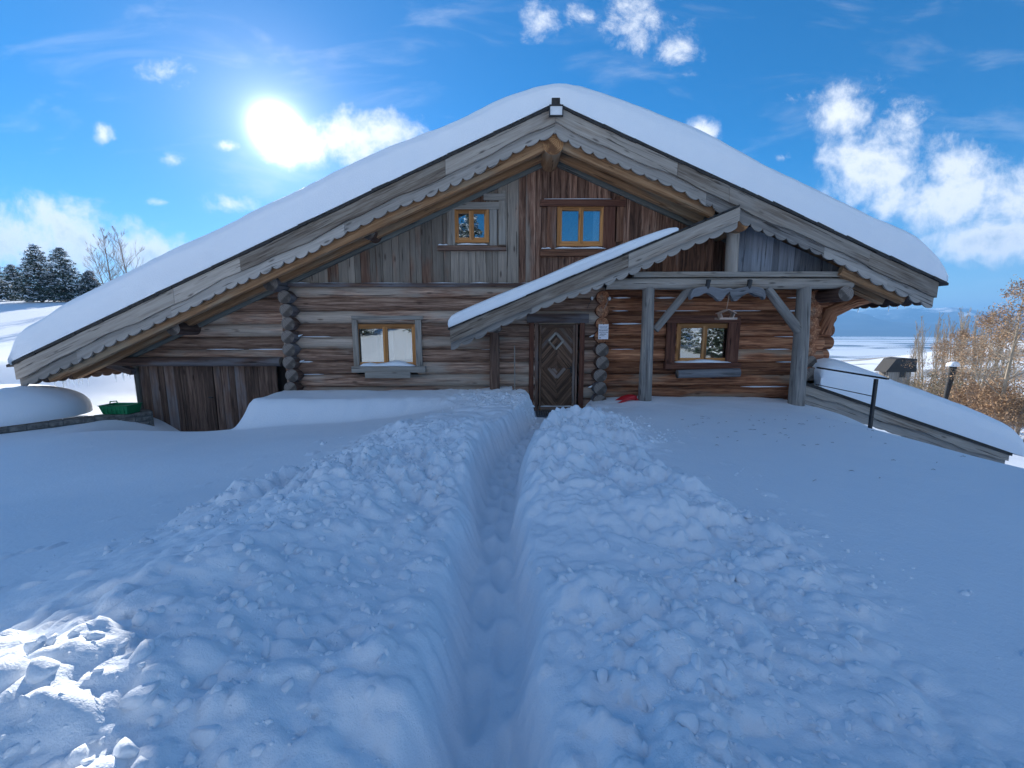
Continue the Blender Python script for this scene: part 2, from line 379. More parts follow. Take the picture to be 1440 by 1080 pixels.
def ground_z(x, y):
    base = far_z(x, y)
    near = sst(14, 11.5, y)*sst(-3, -1, y)*sst(-13, -10, x)*sst(15, 11, x)
    z = base+.05*fbm(x*.35, y*.35, 3, 3)*1.
    xc = trench_x(y)
    d = np.abs(x-xc); side = np.where(x < xc, -1., 1.)
    hw = np.interp(y, [0, 1.3, 3.4, 5, 7, 8, 8.8, 9.3], [.10, .105, .145, .18, .24, .40, .58, .62])
    hw = hw*(1+.12*fbm(x*0+3, y*1.7, 5, 3)+.10*fbm(side*9., y*3.1, 9, 3))
    e = d-hw
    fl = np.interp(y, [0, 1, 3, 5, 7.6, 8.4, 10], [.26, .26, .25, .17, .03, -.06, -.08])
    fl = fl+.030*fbm(x*3, y*3, 11, 4)-.02*lumps(x*4.2, y*3.0, 140, .7)
    for k in range(26):
        fy = .95+.30*k; fx = float(trench_x(np.array([fy]))[0])+(.055 if k % 2 else -.055)+.02*math.sin(k*2.3)
        dd = ((x-fx)/.055)**2+((y-fy)/.145)**2
        fl = fl-.040*np.exp(-dd**1.5)+.014*np.exp(-(np.sqrt(dd)-1.35)**2*8)
    # thrown-up banks
    endf = sst(9.1, 7.9, y)
    crest = np.where(side < 0, .17-.05*sst(3, 6, y)+.05*np.sin(y*1.9), .10+.04*np.sin(y*1.5+2))
    spread = np.where(side < 0, np.interp(y, [0, 2, 4, 6, 8], [2.3, 2.3, 2.1, 1.8, 1.2]), np.interp(y, [0, 2, 4, 6, 8], [2.2, 2.1, 1.8, 1.5, .8]))
    spread = spread*(1+.22*fbm(x*.5, y*.8, 21, 3))
    q = np.clip(e/spread, 0, 1)
    hump = np.sin(np.pi*np.clip(q, 0, 1)**.62)**1.1
    bank = crest*hump*np.where(side < 0, endf, sst(7.4, 5.6, y))*near
    top = z+bank
    clod = (.25+.75*sst(.0, .12, q))*sst(1.12, .75, e/spread)*near*np.where(side < 0, sst(8.9, 8.0, y), .15+.85*sst(7.6, 6.2, y))
    clod = clod*np.clip(.70+.75*fbm(x*.9, y*.9, 31, 3), .18, 1.3)
    wx = x+.10*fbm(x*3.1, y*3.1, 8, 4, .6); wy = y+.10*fbm(x*3.1+9, y*3.1, 9, 4, .6)
    big = lumps(wx*1.5, wy*1.5, 50, .6)
    med = lumps(wx*3.4+1, wy*3.4, 60, .55)
    wx = x+.02*fbm(x*14, y*14, 28, 3, .6); wy = y+.02*fbm(x*14+9, y*14, 29, 3, .6)
    sml = lumps(wx*8.2, wy*8.2+3, 70, .5); tin = lumps(wx*19, wy*19, 90, .45)
    clod = clod*(.62+.38*sst(1.3, 3.6, y))
    top = top+clod*(.15*big+.15*med+.10*sml+.045*tin+.10*fbm(x*2.2, y*2.2, 41, 6, .6))
    # isolated clods further out
    outm = near*sst(1.7, 1.0, e/np.maximum(spread, .1))
    top = top+outm*.035*sml*(_h(np.floor(x*8.2), np.floor(y*8.2), 5) < .06)*sst(.5, 1, q)*(x < 3.5)
    # wind texture
    top = top+near*.006*fbm(x*.5+y*.4, y*1.3-x*.8, 71, 3)*(1-clod)+near*.0018*fbm(x*9, y*9, 72, 3)
    # tall flat bank against the wall left of the door
    fb = sst(-5.28, -5.08, x+.10*fbm(y*2, y*0, 77, 3))*sst(7.15, 7.75, y+.18*fbm(x*1.3, x*0+2, 78, 3))*near*(x < xc)
    tall = .53+.03*fbm(x*1.5, y*1.5, 81, 3)-.10*sst(8.5, 9.5, y)+.05*sml*sst(-2.0, -.9, x)+.02*sst(-3, -1, x)*fbm(x*5, y*5, 82, 4)
    cap = .50+.03*fbm(x*2, y*2, 123, 4)+.05*med
    ov = np.maximum(top-cap, 0)*sst(4.8, 6.2, y)*near*(x < xc)
    top = top-ov*.85
    top = np.maximum(top, top*(1-fb)+tall*fb)
    # dug out hollow by the shed
    pit = sst(-5.08, -5.30, x+.10*fbm(y*2, y*0, 77, 3))*sst(7.2, 8.6, y)*near*sst(-8.9, -7.6, x)
    top = top*(1-pit)+(-.80)*pit
    # right of the door: snow ramps up to the porch
    pr = near*(x > xc)*sst(6.6, 8.4, y)*sst(8.0, 6.3, x)
    top = top*(1-pr)+(.30-.05*fbm(x, y, 83, 3)-.09*sst(2.5, .8, x-xc+.4)-.12*sst(4.5, 7, x)+.05*med*sst(3.4, 1.2, x))*pr
    # cut the trench
    wall = sst(0, 1, (e+.05*fbm(x*2.5, y*3.5, 87, 4))/np.where(side < 0, np.interp(y, [0, 4, 6, 8], [.19, .20, .22, .20]), np.interp(y, [0, 4, 8], [.14, .13, .25])*(1+.3*fbm(x*0+1, y*1.1, 88, 3))))
    wall = wall**.8
    tr = (1-wall)*near+0*x
    tr = np.where(y > 9.7, 0, tr)
    top = top*(1-tr)+fl*tr+near*wall*(1-wall)*4*.07*(fbm(x*4, y*3, 101, 5, .6)+.9*sml+.9*med)*sst(9.3, 9, y)
    # under the house
    return top
def gz(x, y): return float(ground_z(np.array([float(x)]), np.array([float(y)]))[0])
def axis_pts(segs, lo, hi, g=1.07):
    pts = [segs[0][0]]
    for a, b, s in segs:
        n = max(1, int(round((b-a)/s))); pts += list(a+(b-a)*(np.arange(n)+1)/n)
    s = segs[0][2]; x = pts[0]; L = []
    while x > lo: s *= g; x -= s; L.append(x)
    s = segs[-1][2]; x = pts[-1]; H = []
    while x < hi: s *= g; x += s; H.append(x)
    return np.array(L[::-1]+pts+H)
def grid_mesh(name, xs, ys, zf, mat):
    X, Y = np.meshgrid(xs, ys); Z = zf(X, Y)
    nx, ny = len(xs), len(ys)
    co = np.stack([X, Y, Z], -1).reshape(-1, 3).astype(np.float32)
    i = np.arange(nx*ny).reshape(ny, nx)
    q = np.stack([i[:-1, :-1], i[:-1, 1:], i[1:, 1:], i[1:, :-1]], -1).reshape(-1, 4).astype(np.int32)
    me = bpy.data.meshes.new(name); me.vertices.add(len(co)); me.vertices.foreach_set('co', co.ravel())
    me.loops.add(q.size); me.loops.foreach_set('vertex_index', q.ravel())
    me.polygons.add(len(q)); me.polygons.foreach_set('loop_start', np.arange(0, q.size, 4, dtype=np.int32))
    me.polygons.foreach_set('use_smooth', np.ones(len(q), dtype=bool))
    me.update(); me.validate(); me.materials.append(mat)
    o = bpy.data.objects.new(name, me); COL.objects.link(o); return o
xs = axis_pts([(-10, -3.2, .035), (-3.2, 3.4, .017), (3.4, 10, .035)], -6000, 6000, 1.075)
ys = axis_pts([(.55, 3.2, .014), (3.2, 9.4, .026), (9.4, 12, .08)], -1500, 6500, 1.075)
g = grid_mesh('snow_ground', xs, ys, ground_z, M['snow'])
tag(g, 'deep snow with a narrow trench dug through it to the door', kind='structure')

tick('ground')
# snow clods thrown beside the trench (uncountable)
def ico(sub):
    import bmesh
    bm = bmesh.new(); bmesh.ops.create_icosphere(bm, subdivisions=sub, radius=1)
    v = np.array([x.co[:] for x in bm.verts]); f = np.array([[q.index for q in p.verts] for p in bm.faces]); bm.free(); return v, f
iv, iff = ico(2)
rs = np.random.RandomState(5)
templ = []
for k in range(12):
    v = iv.copy()
    for j in range(9):     # facets knocked off
        n = rs.normal(size=3); n /= np.linalg.norm(n); c = rs.uniform(.4, .8)
        dd = v@n; v = v-np.outer(np.maximum(dd-c, 0), n)*.95
    v *= 1+.05*np.sin(v[:, [1]]*7+k)*np.cos(v[:, [0]]*5-k)
    templ.append(v)
cv = []; cf = []; nb = 0; NC = 9000
yc = .8+7.4*rs.rand(NC)**1.1; sd = np.where(rs.rand(NC) < .52, -1, 1)
dc = .22+rs.beta(1.5, 2.0, NC)*2.5*np.where(yc < 6, 1, .7)
xc_ = trench_x(yc)+sd*dc
keep = vnoise(xc_*1.1, yc*1.1, 99) > .42+.1*rs.rand(NC)
yc, dc, xc_ = yc[keep], dc[keep], xc_[keep]; zc_ = ground_z(xc_, yc)
for x, y, d, z in zip(xc_, yc, dc, zc_):
    s = .008+.048*rs.rand()**4+(.02+.04*rs.rand() if rs.rand() < .008 else 0)
    if d > 2.0: s *= .8
    z = z+s*rs.uniform(-.55, .1)
    a = rs.rand(3)*6.28
    Rm = np.array((Matrix.Rotation(a[0], 3, 'X')@Matrix.Rotation(a[1], 3, 'Y')@Matrix.Rotation(a[2], 3, 'Z')))
    v = (templ[rs.randint(12)]*np.array([1, rs.uniform(.6, 1), rs.uniform(.45, .8)])*s)@Rm.T+np.array([x, y, z])
    cv.append(v); cf.append(iff+nb); nb += len(v)
cv = np.concatenate(cv); cf = np.concatenate(cf)
me = bpy.data.meshes.new('snow_clods'); me.from_pydata(cv.tolist(), [], cf.tolist()); me.materials.append(M['snow'])
me.polygons.foreach_set('use_smooth', np.ones(len(cf), dtype=bool))
o = bpy.data.objects.new('snow_clods', me); COL.objects.link(o)
tag(o, 'loose clods of snow thrown up along both banks of the trench', 'snow clods', kind='stuff')

# twigs and needles blown onto the smooth snow on the right
mb = MB(); rr = random.Random(3)
for i in range(75):
    y = rr.uniform(2.2, 7.4); x = rr.uniform(2.6, 7.4)
    if i % 3: y = rr.uniform(5, 7.2); x = rr.uniform(2.8, 6.6)
    z = gz(x, y)+.006; a = rr.uniform(-.6, .6); L = rr.uniform(.02, .075)
    mb.tube([(x, y, z), (x+L*math.cos(a)*.5, y+L*math.sin(a)*.5, z+.006), (x+L*math.cos(a), y+L*math.sin(a)*1.2, z-.002)], [.0016, .0028, .0012], n=4)
o = mb.build('twig_litter', M['litter']); tag(o, 'dark twigs and needles scattered on the smooth snow at right', 'twigs', kind='stuff')

tick('clods')
# ------------------------------------------------------------------ CHALET
house = empty('chalet', (0, YW, 0), 'large log chalet with thick snow on its broad scalloped roof', 'chalet')
ax, az = W(781, 150, YF); lx, lz = W(18, 513, YF); rx, rz = W(1322, 398, YF)
SL = (az-lz)/(ax-lx); SR = (az-rz)/(rx-ax)
def rt(x): return az-SL*(ax-x) if x < ax else az-SR*(x-ax)
YB = 19.5
SO = .16     # soffit below bargeboard top
# roof slab
mb = MB()
def slab(mb, prof, y0, y1, m=0):
    n = len(prof); vs = [(x, y0, z) for x, z in prof]+[(x, y1, z) for x, z in prof]
    gs = [(y0, x, 0) for x, z in prof]+[(y1, x, 0) for x, z in prof]
    fs = [tuple(range(n))]+[tuple(reversed(range(n, 2*n)))]+[(i, n+i, n+(i+1) % n, (i+1) % n) for i in range(n)]
    mb.add(vs, fs, gs, m)
T = .05
slab(mb, [(lx, lz-.02), (lx, lz-.02-.04), (ax, az-.02-.04), (rx, rz-.02-.04), (rx, rz-.02), (ax, az-.02)][::-1], YF+.03, YB)
mb.build('roof', M['slate'], house)
# dark ragged slate edge proud of the bargeboard
mb = MB(); rr = random.Random(4)
for (x0, x1) in ((lx-.06, ax), (ax, rx+.10)):
    n = int(abs(x1-x0)/.30)
    for i in range(n+1):
        a = x0+(x1-x0)*i/n; b = min(a+.34, x1 if x1 > ax else ax+.03)
        if b-a < .02: continue
        h = .035+rr.uniform(0, .02); j = rr.uniform(-.012, .012)
        mb.strip([(a, rt(a)+h+j), (b, rt(b)+h*.8+j)], [(a, rt(a)-.012+j), (b, rt(b)-.015+j)], YF-.075+rr.uniform(0, .02), YF+.5)
mb.box((ax, YF+.2, az+.06), (.16, .55, .12))
mb.build('slate_edge', M['slate'], house)
# soffit boards running across the slope (boards parallel to the ridge)
mb = MB()
for (x0, x1) in ((lx+.15, ax), (rx-.15, ax)):
    n = int(abs(x1-x0)/.19); st = (x1-x0)/n
    for i in range(n):
        a = x0+st*i; b = a+st*.97
        za, zb = rt(a)-.07, rt(b)-.07
        vs = [(a, YF+.05, za), (b, YF+.05, zb), (b, YB, zb), (a, YB, za), (a, YF+.05, za-.03), (b, YF+.05, zb-.03), (b, YB, zb-.03), (a, YB, za-.03)]
        fs = [(3, 2, 1, 0), (4, 5, 6, 7), (0, 1, 5, 4), (1, 2, 6, 5), (2, 3, 7, 6), (3, 0, 4, 7)]
        if st < 0: fs = [tuple(reversed(f)) for f in fs]
        mb.add(vs, fs, [(v[1], v[0], v[2]) for v in vs])
mb.build('soffit', M['soffit'], house)
# rafters parallel to the bargeboards, under the soffit
for (x0, x1) in ((lx+.5, ax-.12), (W(1012, 300, YF)[0], ax+.12), (rx-.5, W(1192, 400, YF)[0])):
    for (yc, dz, w, h, mt) in ((YF+.20, .45, .12, .36, 'soffit'), (YF+.68, .43, .14, .38, 'soffit')):
        mb = MB(); mb.beam((x0, yc, rt(x0)-dz), (x1, yc, rt(x1)-dz), w, h); mb.build('rafter', M[mt], house)
    if x1 > 4: x0, x1 = rx-.5, ax+.12
    elif x1 > ax: continue
    mb = MB(); a0 = x0*.93; mb.beam((a0, YW-.17, rt(a0)-.43), (x1, YW-.17, rt(x1)-.43), .07, .46); mb.build('wall_trim', M['trimG'], house)
# bargeboards
def barge(P0, P1, h, hs, y, mat1, mat2, seed, wav=.03, pitch=.285, cuts=3, th=.05, lab=None):
    """P0 apex, P1 lower end; upper board with wavy live edge, scalloped board behind"""
    P0 = Vector((P0[0], P0[1])); P1 = Vector((P1[0], P1[1])); d = P1-P0; L = d.length; d.normalize()
    def at(s, t): q = P0+d*s; return (q.x, q.y-t)
    cs = [0]+[L*(i+1+.25*math.sin(seed+i*3))/(cuts+1) for i in range(cuts)]+[L]
    rr = random.Random(seed); ph = rr.random()*6
    def wv(s): return h+wav*(math.sin(s*1.9+ph)*.8+math.sin(s*4.7+ph*2)*.45+math.sin(s*11+ph*3)*.12)
    mb = MB()
    for i in range(len(cs)-1):
        n = max(4, int((cs[i+1]-cs[i])/.05)); S = [cs[i]+.003+(cs[i+1]-cs[i]-.006)*k/n for k in range(n+1)]
        o = rr.uniform(-.004, .004)
        mb.strip([at(s, .004) for s in S], [at(s, wv(s)) for s in S], y+o, y+th+o)
    a = mb.build('bargeboard', mat1, house)
    mb = MB(); cs = [0]+[L*(i+.6+.2*math.sin(seed*2+i*2))/(cuts+1) for i in range(1, cuts+1)]+[L]
    for i in range(len(cs)-1):
        n = max(8, int((cs[i+1]-cs[i])/.016)); S = [cs[i]+.002+(cs[i+1]-cs[i]-.004)*k/n for k in range(n+1)]
        def sc(s):
            q = s/pitch+.18*math.sin(s*1.3+ph); f = q-math.floor(q)
            lobe = math.sqrt(max(0, 1-(2*f-1)**2)); k = int(math.floor(q))
            return wv(s)*.5+h*.5+hs-.095+.095*lobe*(1+.22*math.sin(k*12.9898+seed))+(.010*math.sin(s*2+ph))
        o = rr.uniform(-.004, .004)
        mb.strip([at(s, h*.5) for s in S], [at(s, sc(s)) for s in S], y+th+.012+o, y+th+.045+o)
    mb.build('scalloped_trim', mat2, house)
barge((ax, az), (rx-.06, rz+.01), .30, .23, YF-.04, M['barge'], M['scallop'], 2)
barge((ax, az), (lx+.06, lz+.01), .30, .23, YF-.04, M['barge'], M['scallop'], 5)
# eave boards with scallops running back along both sides
for x0, z0, sg in ((lx+.12, lz-.10, 1), (rx-.14, rz-.10, -1)):
    mb = MB(); L = YB-YF-.2; n = int(L/.02); vs = []; gs = []
    for k in range(n+1):
        s = L*k/n; q = s/.26; f = q-math.floor(q); b = .26+.085*math.sqrt(max(0, 1-(2*f-1)**2))
        for xx in (x0, x0+.035*sg):
            vs += [(xx, YF+.1+s, z0+.08), (xx, YF+.1+s, z0-b)]; gs += [(s, 0, 0), (s, b, 0)]
    fs = []
    for k in range(n):
        a = 4*k; b = a+4
        fs += [(a, b, b+1, a+1), (a+2, a+3, b+3, b+2), (a+1, b+1, b+3, a+3), (a, a+2, b+2, b)]
    fs += [(0, 1, 3, 2), (4*n, 4*n+2, 4*n+3, 4*n+1)]
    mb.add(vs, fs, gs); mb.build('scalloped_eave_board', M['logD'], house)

# ---- snow on the main roof
def snow_roof(name, prof, basef, y0, y1, RR, parent, amp=.02, seed=1, nback=16, ext=None):
    """prof: list of (x,z) outline of the snow, basef: base point for each profile sample"""
    P = [Vector(p) for p in prof]
    # resample with Catmull-Rom
    out = []
    for i in range(len(P)-1):
        p0 = P[max(i-1, 0)]; p1 = P[i]; p2 = P[i+1]; p3 = P[min(i+2, len(P)-1)]
        n = max(2, int((p2-p1).length/.12))
        for k in range(n):
            t = k/n
            out.append(.5*((2*p1)+(p2-p0)*t+(2*p0-5*p1+4*p2-p3)*t*t+(3*p1-p0-3*p2+p3)*t**3))
    out.append(P[-1])
    nv = 14; vs = []; na = len(out)
    ysb = [y0+RR+(y1-y0-RR)*((k+1)/nback)**1.6 for k in range(nback)]
    for i, p in enumerate(out):
        b = basef(p.x)
        for k in range(nv+1):
            a = math.pi/2*k/nv
            fz = math.sin(a)**.62; yy = y0+RR*(1-math.cos(a))**1.15
            bul = -.05*math.sin(math.pi*k/nv)*(1+.5*math.sin(p.x*1.7+seed))-.012*math.sin(k*1.9+p.x*.3)*math.sin(math.pi*k/nv)
            vs.append([b[0]+(p.x-b[0])*fz, yy+bul, b[1]+(p.y-b[1])*fz])
        for yy in ysb: vs.append([p.x, yy, p.y])
    vs = np.array(vs); st = nv+1+nback
    nzv = fbm(vs[:, 0]*.8+seed, vs[:, 1]*.8+vs[:, 2]*.7, seed, 4)
    nz2 = fbm(vs[:, 0]*5+seed, vs[:, 1]*5+vs[:, 2]*5, seed+3, 3)
    w = np.tile(np.clip(np.arange(st)/3., 0, 1), na)
    vs[:, 2] += nzv*amp*2.2*w; vs[:, 1] += nz2*amp*.3*w+nzv*amp*1.5*w
    fs = []
    for i in range(na-1):
        for k in range(st-1):
            a = i*st+k; b = a+st; fs.append((a, b, b+1, a+1))
    mb = MB(); mb.add([tuple(v) for v in vs], fs, None, 0, True)
    # closed underside and back
    und = []; n0 = len(out)
    return mb.build(name, M['snowcap'], parent)
outl = [(19, 511), (16, 497), (20, 476), (34, 459), (62, 442), (104, 421), (155, 397), (250, 348), (340, 306), (435, 261), (500, 229), (560, 202), (640, 168), (700, 144), (740, 130), (785, 122), (835, 128), (880, 144), (940, 169), (1000, 195), (1100, 244), (1200, 294), (1262, 323), (1298, 337), (1322, 357), (1333, 380), (1329, 397)]
prof = []
for px, py in outl:
    prof.append(W(px, py, YF-.04 if (px < 30 or px > 1310) else YF+.05 if (px < 70 or px > 1290) else YF+.22))
def mbase(x): xx = min(max(x, lx-.04), rx+.09); return (xx, rt(xx)+.05)
snow_roof('roof_snow', prof, mbase, YF-.06, YB, .42, house, amp=.045)

# ---- walls
def log_rows(z0, z1, n): return [(z0+(z1-z0)*(i+.5)/n) for i in range(n)]
def under(x): return rt(x)-.30
def hlog(mb, xa, xb, y, z, r, seed):
    rr = random.Random(seed); n = max(2, int(abs(xb-xa)/.45)); pts = []; rs_ = []
    ph = rr.random()*6
    for k in range(n+1):
        t = k/n; x = xa+(xb-xa)*t
        pts.append((x, y+.008*math.sin(ph+x*1.1), z+.010*math.sin(ph*2+x*.8)))
        rs_.append(r*(1+.05*math.sin(ph+x*.7)+rr.uniform(-.015, .015)))
    mb.tube(pts, rs_, n=18, m=0, me=1, rough=.025, seed=seed)
wz0 = -.95; ztop = W(600, 400, YW-.15)[1]
NR = 11
zlow = ztop-.297*NR
rows = log_rows(zlow, ztop, NR)
XA = W(190, 500, YW)[0]; XB = W(406, 500, YW)[0]; XC_ = W(750, 500, YW)[0]; XD = W(846, 500, YW)[0]; XE = W(1150, 500, YW)[0]
chx = []
def logwall(name, xa, xb, mat, rows, seed, holes=(), clip=None, y=YW):
    mb = MB()
    for i, z in enumerate(rows):
        segs = [(xa, xb)]
        for (h0, h1, hz0, hz1) in holes:
            if hz0-.06 < z < hz1+.06:
                ns = []
                for (a, b) in segs:
                    if h1 <= a or h0 >= b: ns.append((a, b)); continue
                    if h0 > a: ns.append((a, h0))
                    if h1 < b: ns.append((h1, b))
                segs = ns
        for (a, b) in segs:
            if clip:
                while a < b and under(a) < z+.05: a += .05
                if b-a < .2: continue
            hlog(mb, a, b, y, z, .164, seed+i*3+int(a*7))
    # dark backing wall
    mb2 = None
    return mb.build(name, [mat, M['end']], house)
# openings
def rectpx(x0, y0, x1, y1, Y=YW): a = W(x0, y1, Y); b = W(x1, y0, Y); return a[0], b[0], a[1], b[1]
wLL = rectpx(503, 456, 587, 515); wLR = rectpx(946, 455, 1028, 509); wUL = rectpx(640, 296, 688, 343); wUR = rectpx(782, 292, 849, 348)
dr = rectpx(757, 457, 808, 573); dr = (dr[0], dr[1], -.05, dr[3])
hl = (wLL[0], wLL[1], wLL[2], wLL[3]); hr = (wLR[0], wLR[1], wLR[2], wLR[3])
logwall('log_wall', XB, XD, M['logL'], rows, 10, holes=(hl, (dr[0]-.1, dr[1]+.1, -1.2, dr[3]+.05)))
logwall('log_wall', XD, XE, M['logR'], rows, 200, holes=(hr,))
logwall('log_wall', XA, XB, M['logL'], [z for z in rows if z > W(300, 505, YW)[1]], 300, clip=True)
# side walls and back (logs run along the depth)
for xx in (XA+.1, XE-.05):
    mb = MB()
    for i, z in enumerate(rows):
        if z+.1 > rt(xx)-.1: continue
        mb.tube([(xx, YW+.1, z), (xx, 14, z), (xx, YB-1, z)], .16, n=12, me=1, rough=.02, seed=i)
    mb.build('side_wall', [M['logR'] if xx > 0 else M['logL'], M['end']], house)
mb = MB()
prof2 = [(XA, -.9), (XE, -.9), (XE, under(XE)), (ax, az-.2), (XA, under(XA))]
slab(mb, prof2, YB-1, YB-.85); mb.build('back_wall', M['plankB'], house)
# inner dark lining behind logs, with openings left for windows (strips)
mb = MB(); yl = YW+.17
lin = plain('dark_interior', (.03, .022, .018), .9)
def lining(mb, xa, xb, zb, zt, holes, y0, y1):
    xsn = sorted({xa, xb, *[h[0] for h in holes if xa < h[0] < xb], *[h[1] for h in holes if xa < h[1] < xb]})
    for a, b in zip(xsn[:-1], xsn[1:]):
        cuts = [(h[2], h[3]) for h in holes if h[0] <= a+1e-6 and h[1] >= b-1e-6]
        cuts.sort(); z = zb; segs = []
        for c0, c1 in cuts: segs.append((z, c0)); z = c1
        n = max(1, int((b-a)/.5))
        for k in range(n):
            aa = a+(b-a)*k/n; bb = a+(b-a)*(k+1)/n
            for s0, s1 in segs: mb.strip([(aa, s1), (bb, s1)], [(aa, s0), (bb, s0)], y0, y1)
            ta, tb = zt(aa), zt(bb)
            if min(ta, tb) > z: mb.strip([(aa, ta), (bb, tb)], [(aa, z), (bb, z)], y0, y1)
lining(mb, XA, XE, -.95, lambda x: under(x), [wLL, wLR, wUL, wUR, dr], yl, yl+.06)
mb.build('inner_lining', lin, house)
# ---- upper gable planks
zp = W(600, 399, YW-.2)[1]
mb = MB(); rr = random.Random(12); x = W(414, 380, YW)[0]; yp = YW-.12
xend = W(1120, 380, YW)[0]
while x < xend:
    w = rr.choice((.13, .16, .19, .22, .25)); x2 = min(x+w, xend)
    o = rr.uniform(-.012, .006); zt = lambda q: rt(q)-.34
    segs = [(zp+rr.uniform(-.015, .01), None)]
    for h in (wUL, wUR):
        if x2 > h[0] and x < h[1]:
            segs = [(zp, h[2]+.01), (h[3]-.01, None)]
    for s0, s1 in segs:
        t0 = zt(x+.004) if s1 is None else s1; t1 = zt(x2-.004) if s1 is None else s1
        xa_, xb_ = x+.004, x2-.004
        # clip plank sides to window opening
        if min(t0, t1) <= s0: continue
        vs = [(xa_, yp+o, s0), (xb_, yp+o, s0), (xb_, yp+o, t1), (xa_, yp+o, t0)]
        vb = [(a, yp+.035, c) for a, _, c in vs]
        gs = [(c+x*9, a, 0) for a, _, c in vs]
        mb.add(vs+vb, [(0, 1, 2, 3), (7, 6, 5, 4), (1, 5, 6, 2), (0, 3, 7, 4), (2, 6, 7, 3), (0, 4, 5, 1)], gs+gs)
    x = x2
mb.build('gable_planks', M['plankG'], house)
# ledge under the planks
mb = MB(); mb.beam((W(412, 400, YW)[0], YW-.17, zp-.03), (W(860, 400, YW)[0], YW-.17, zp-.03), .12, .085); mb.build('ledge', M['logD'], house)
mb = MB(); x = W(413, 400, YW)[0]; rr = random.Random(8)
while x < XC_+.5:
    L = rr.uniform(.3, 1.2); h = rr.uniform(.006, .02)
    mb.tube([(x, YW-.205, zp+.012), (x+L*.5, YW-.20, zp+.016), (x+L, YW-.205, zp+.012)], [.003, h, .003], n=6); x += L+rr.uniform(0, .5)
# chinks of snow lying between the logs
rr = random.Random(21)
for xa, xb, dens, hs in ((XA+.9, XB-.2, .4, ()), (XB+.25, XC_-.2, .4, (hl,)), (XD+.2, XE-.2, .6, (hr,))):
    for i, z in enumerate(rows[1:NR-1]):
        zz = z+.1485
        x = xa
        while x < xb:
            L = rr.uniform(.35, 1.3)
            if rr.random() < dens and all(not (h[0]-.35 < x+L/2 < h[1]+.35 and h[2]-.2 < zz < h[3]+.1) or True for h in hs):
                ok = all(not (x+L > h[0]-.28 and x < h[1]+.28 and h[2]-.35 < zz < h[3]+.15) for h in hs)
                if ok and not (xa < -6.9 and zz < W(300, 505, YW)[1]+.05) and zz < (under(x)-.1) and not (x > XC_-.2 and x+L < XD and False):
                    h = rr.uniform(.010, .024)
                    if rr.random() < .5: h *= .6
                    mb.tube([(x, YW-.085, zz), (x+L*.3, YW-.105, zz), (x+L*.75, YW-.105, zz+.003), (x+L, YW-.085, zz)], [.002, h, h*.8, .002], n=7)
            x += L+rr.uniform(.1, .8)
for i in range(1, NR-2):
    zz = zlow+.297*(i+1)-.1485+.0
    for xc2, sd2 in ((W(407, 480, YW-.3)[0]+.17, 1), (W(846, 480, YW-.3)[0]-.20, -1)):
        if rr.random() < .6: mb.tube([(xc2-.06, YW-.17, zz-.155), (xc2, YW-.20, zz-.135), (xc2+.07, YW-.16, zz-.10)], [.006, .024, .004], n=7)
mb.build('snow_in_chinks', M['snowcap'], house, kind='stuff')
# ---- log ends at the crossings
def log_end(px, z, r, proj, mat, endm, y=YW, seed=0, x=None):
    if x is None: x = W(px, 480, YW-.3)[0]
    rr = random.Random(seed*13+int(px*3)); mb = MB(); x += rr.uniform(-.025, .025)
    mb.tube([(x, y+.1, z), (x, y-proj*.5-.1, z), (x, y-.15-proj, z), (x, y-.165-proj, z)], [r, r*1.0, r*.98, r*.93], n=26, me=1, rough=.03, seed=seed)
    mb.build('log_end', [mat, endm], house)
for i, z in enumerate(rows[::1]):
    zz = z-.1485
    if i > 0:
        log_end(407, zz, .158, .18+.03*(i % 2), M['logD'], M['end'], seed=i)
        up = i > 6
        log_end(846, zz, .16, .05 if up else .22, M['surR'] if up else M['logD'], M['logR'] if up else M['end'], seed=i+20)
        log_end(1143, zz, .17+(.03 if i < 5 else 0), .10 if i > 4 else .2, M['logR'], M['end'] if i < 6 else M['logR'], seed=i+40)
# projecting logs of the front wall past the right corner, sticking out sideways
mb = MB()
for i, z in enumerate(rows):
    if i > 9: continue
    L = .20+.05*math.sin(i*2.2)+(.25 if i == 9 else 0)+(.08 if i == 8 else 0)
    mb.tube([(XE-.1, YW, z), (XE+L, YW, z)], [.163, .158], n=18, me=1, rough=.03, seed=i+3)
mb.build('corner_logs', [M['logR'], M['end']], house)
# purlins
def purlin(x, z, r, y0, y1, endm, name='purlin', mat='logR', seed=1):
    mb = MB(); mb.tube([(x, y0, z), (x, (y0+y1)/2, z), (x, y1, z)], r, n=24, me=1, rough=.02, seed=seed); mb.build(name, [M[mat], endm], house)
px_, pz_ = W(778, 203, YF+.12)
purlin(px_, pz_, .205, YF+.10, YB-1, M['endO'], 'ridge_log', 'soffit')
for (qx, qy, r, y0) in ((517, 325, .16, YF+.45), (380, 398, .17, YF+.5), (243, 462, .15, YF+.35), (1196, 394, .17, YF+.3)):
    x, z = W(qx, qy, y0); z = min(z, rt(x)-.12-r)
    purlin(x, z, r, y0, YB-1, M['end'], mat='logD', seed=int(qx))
# eave beam over shed
a = V(108, 509, YW-.35); b = V(392, 506, YW-.35)
mb = MB(); mb.tube([(a.x, YW-.25, a.z), (b.x, YW-.25, a.z)], .11, n=14, me=1, rough=.03); mb.build('lintel_log', [M['logD'], M['end']], house)
# braces under the eaves
mb = MB(); mb.beam((lx+.8, YW-.2, rt(lx+.8)-.3), (XA+.1, YW-.2, a.z-.25), .14, .14); mb.build('eave_brace', M['logD'], house)
mb = MB(); mb.tube([V(1158, 470, YW-.1), V(1166, 440, YW-.15), V(1200, 424, YW-.2), V(1230, 418, YW-.25)], [.16, .17, .14, .10], n=14, me=1, rough=.03, seed=5); mb.build('eave_brace', [M['logR'], M['end']], house)
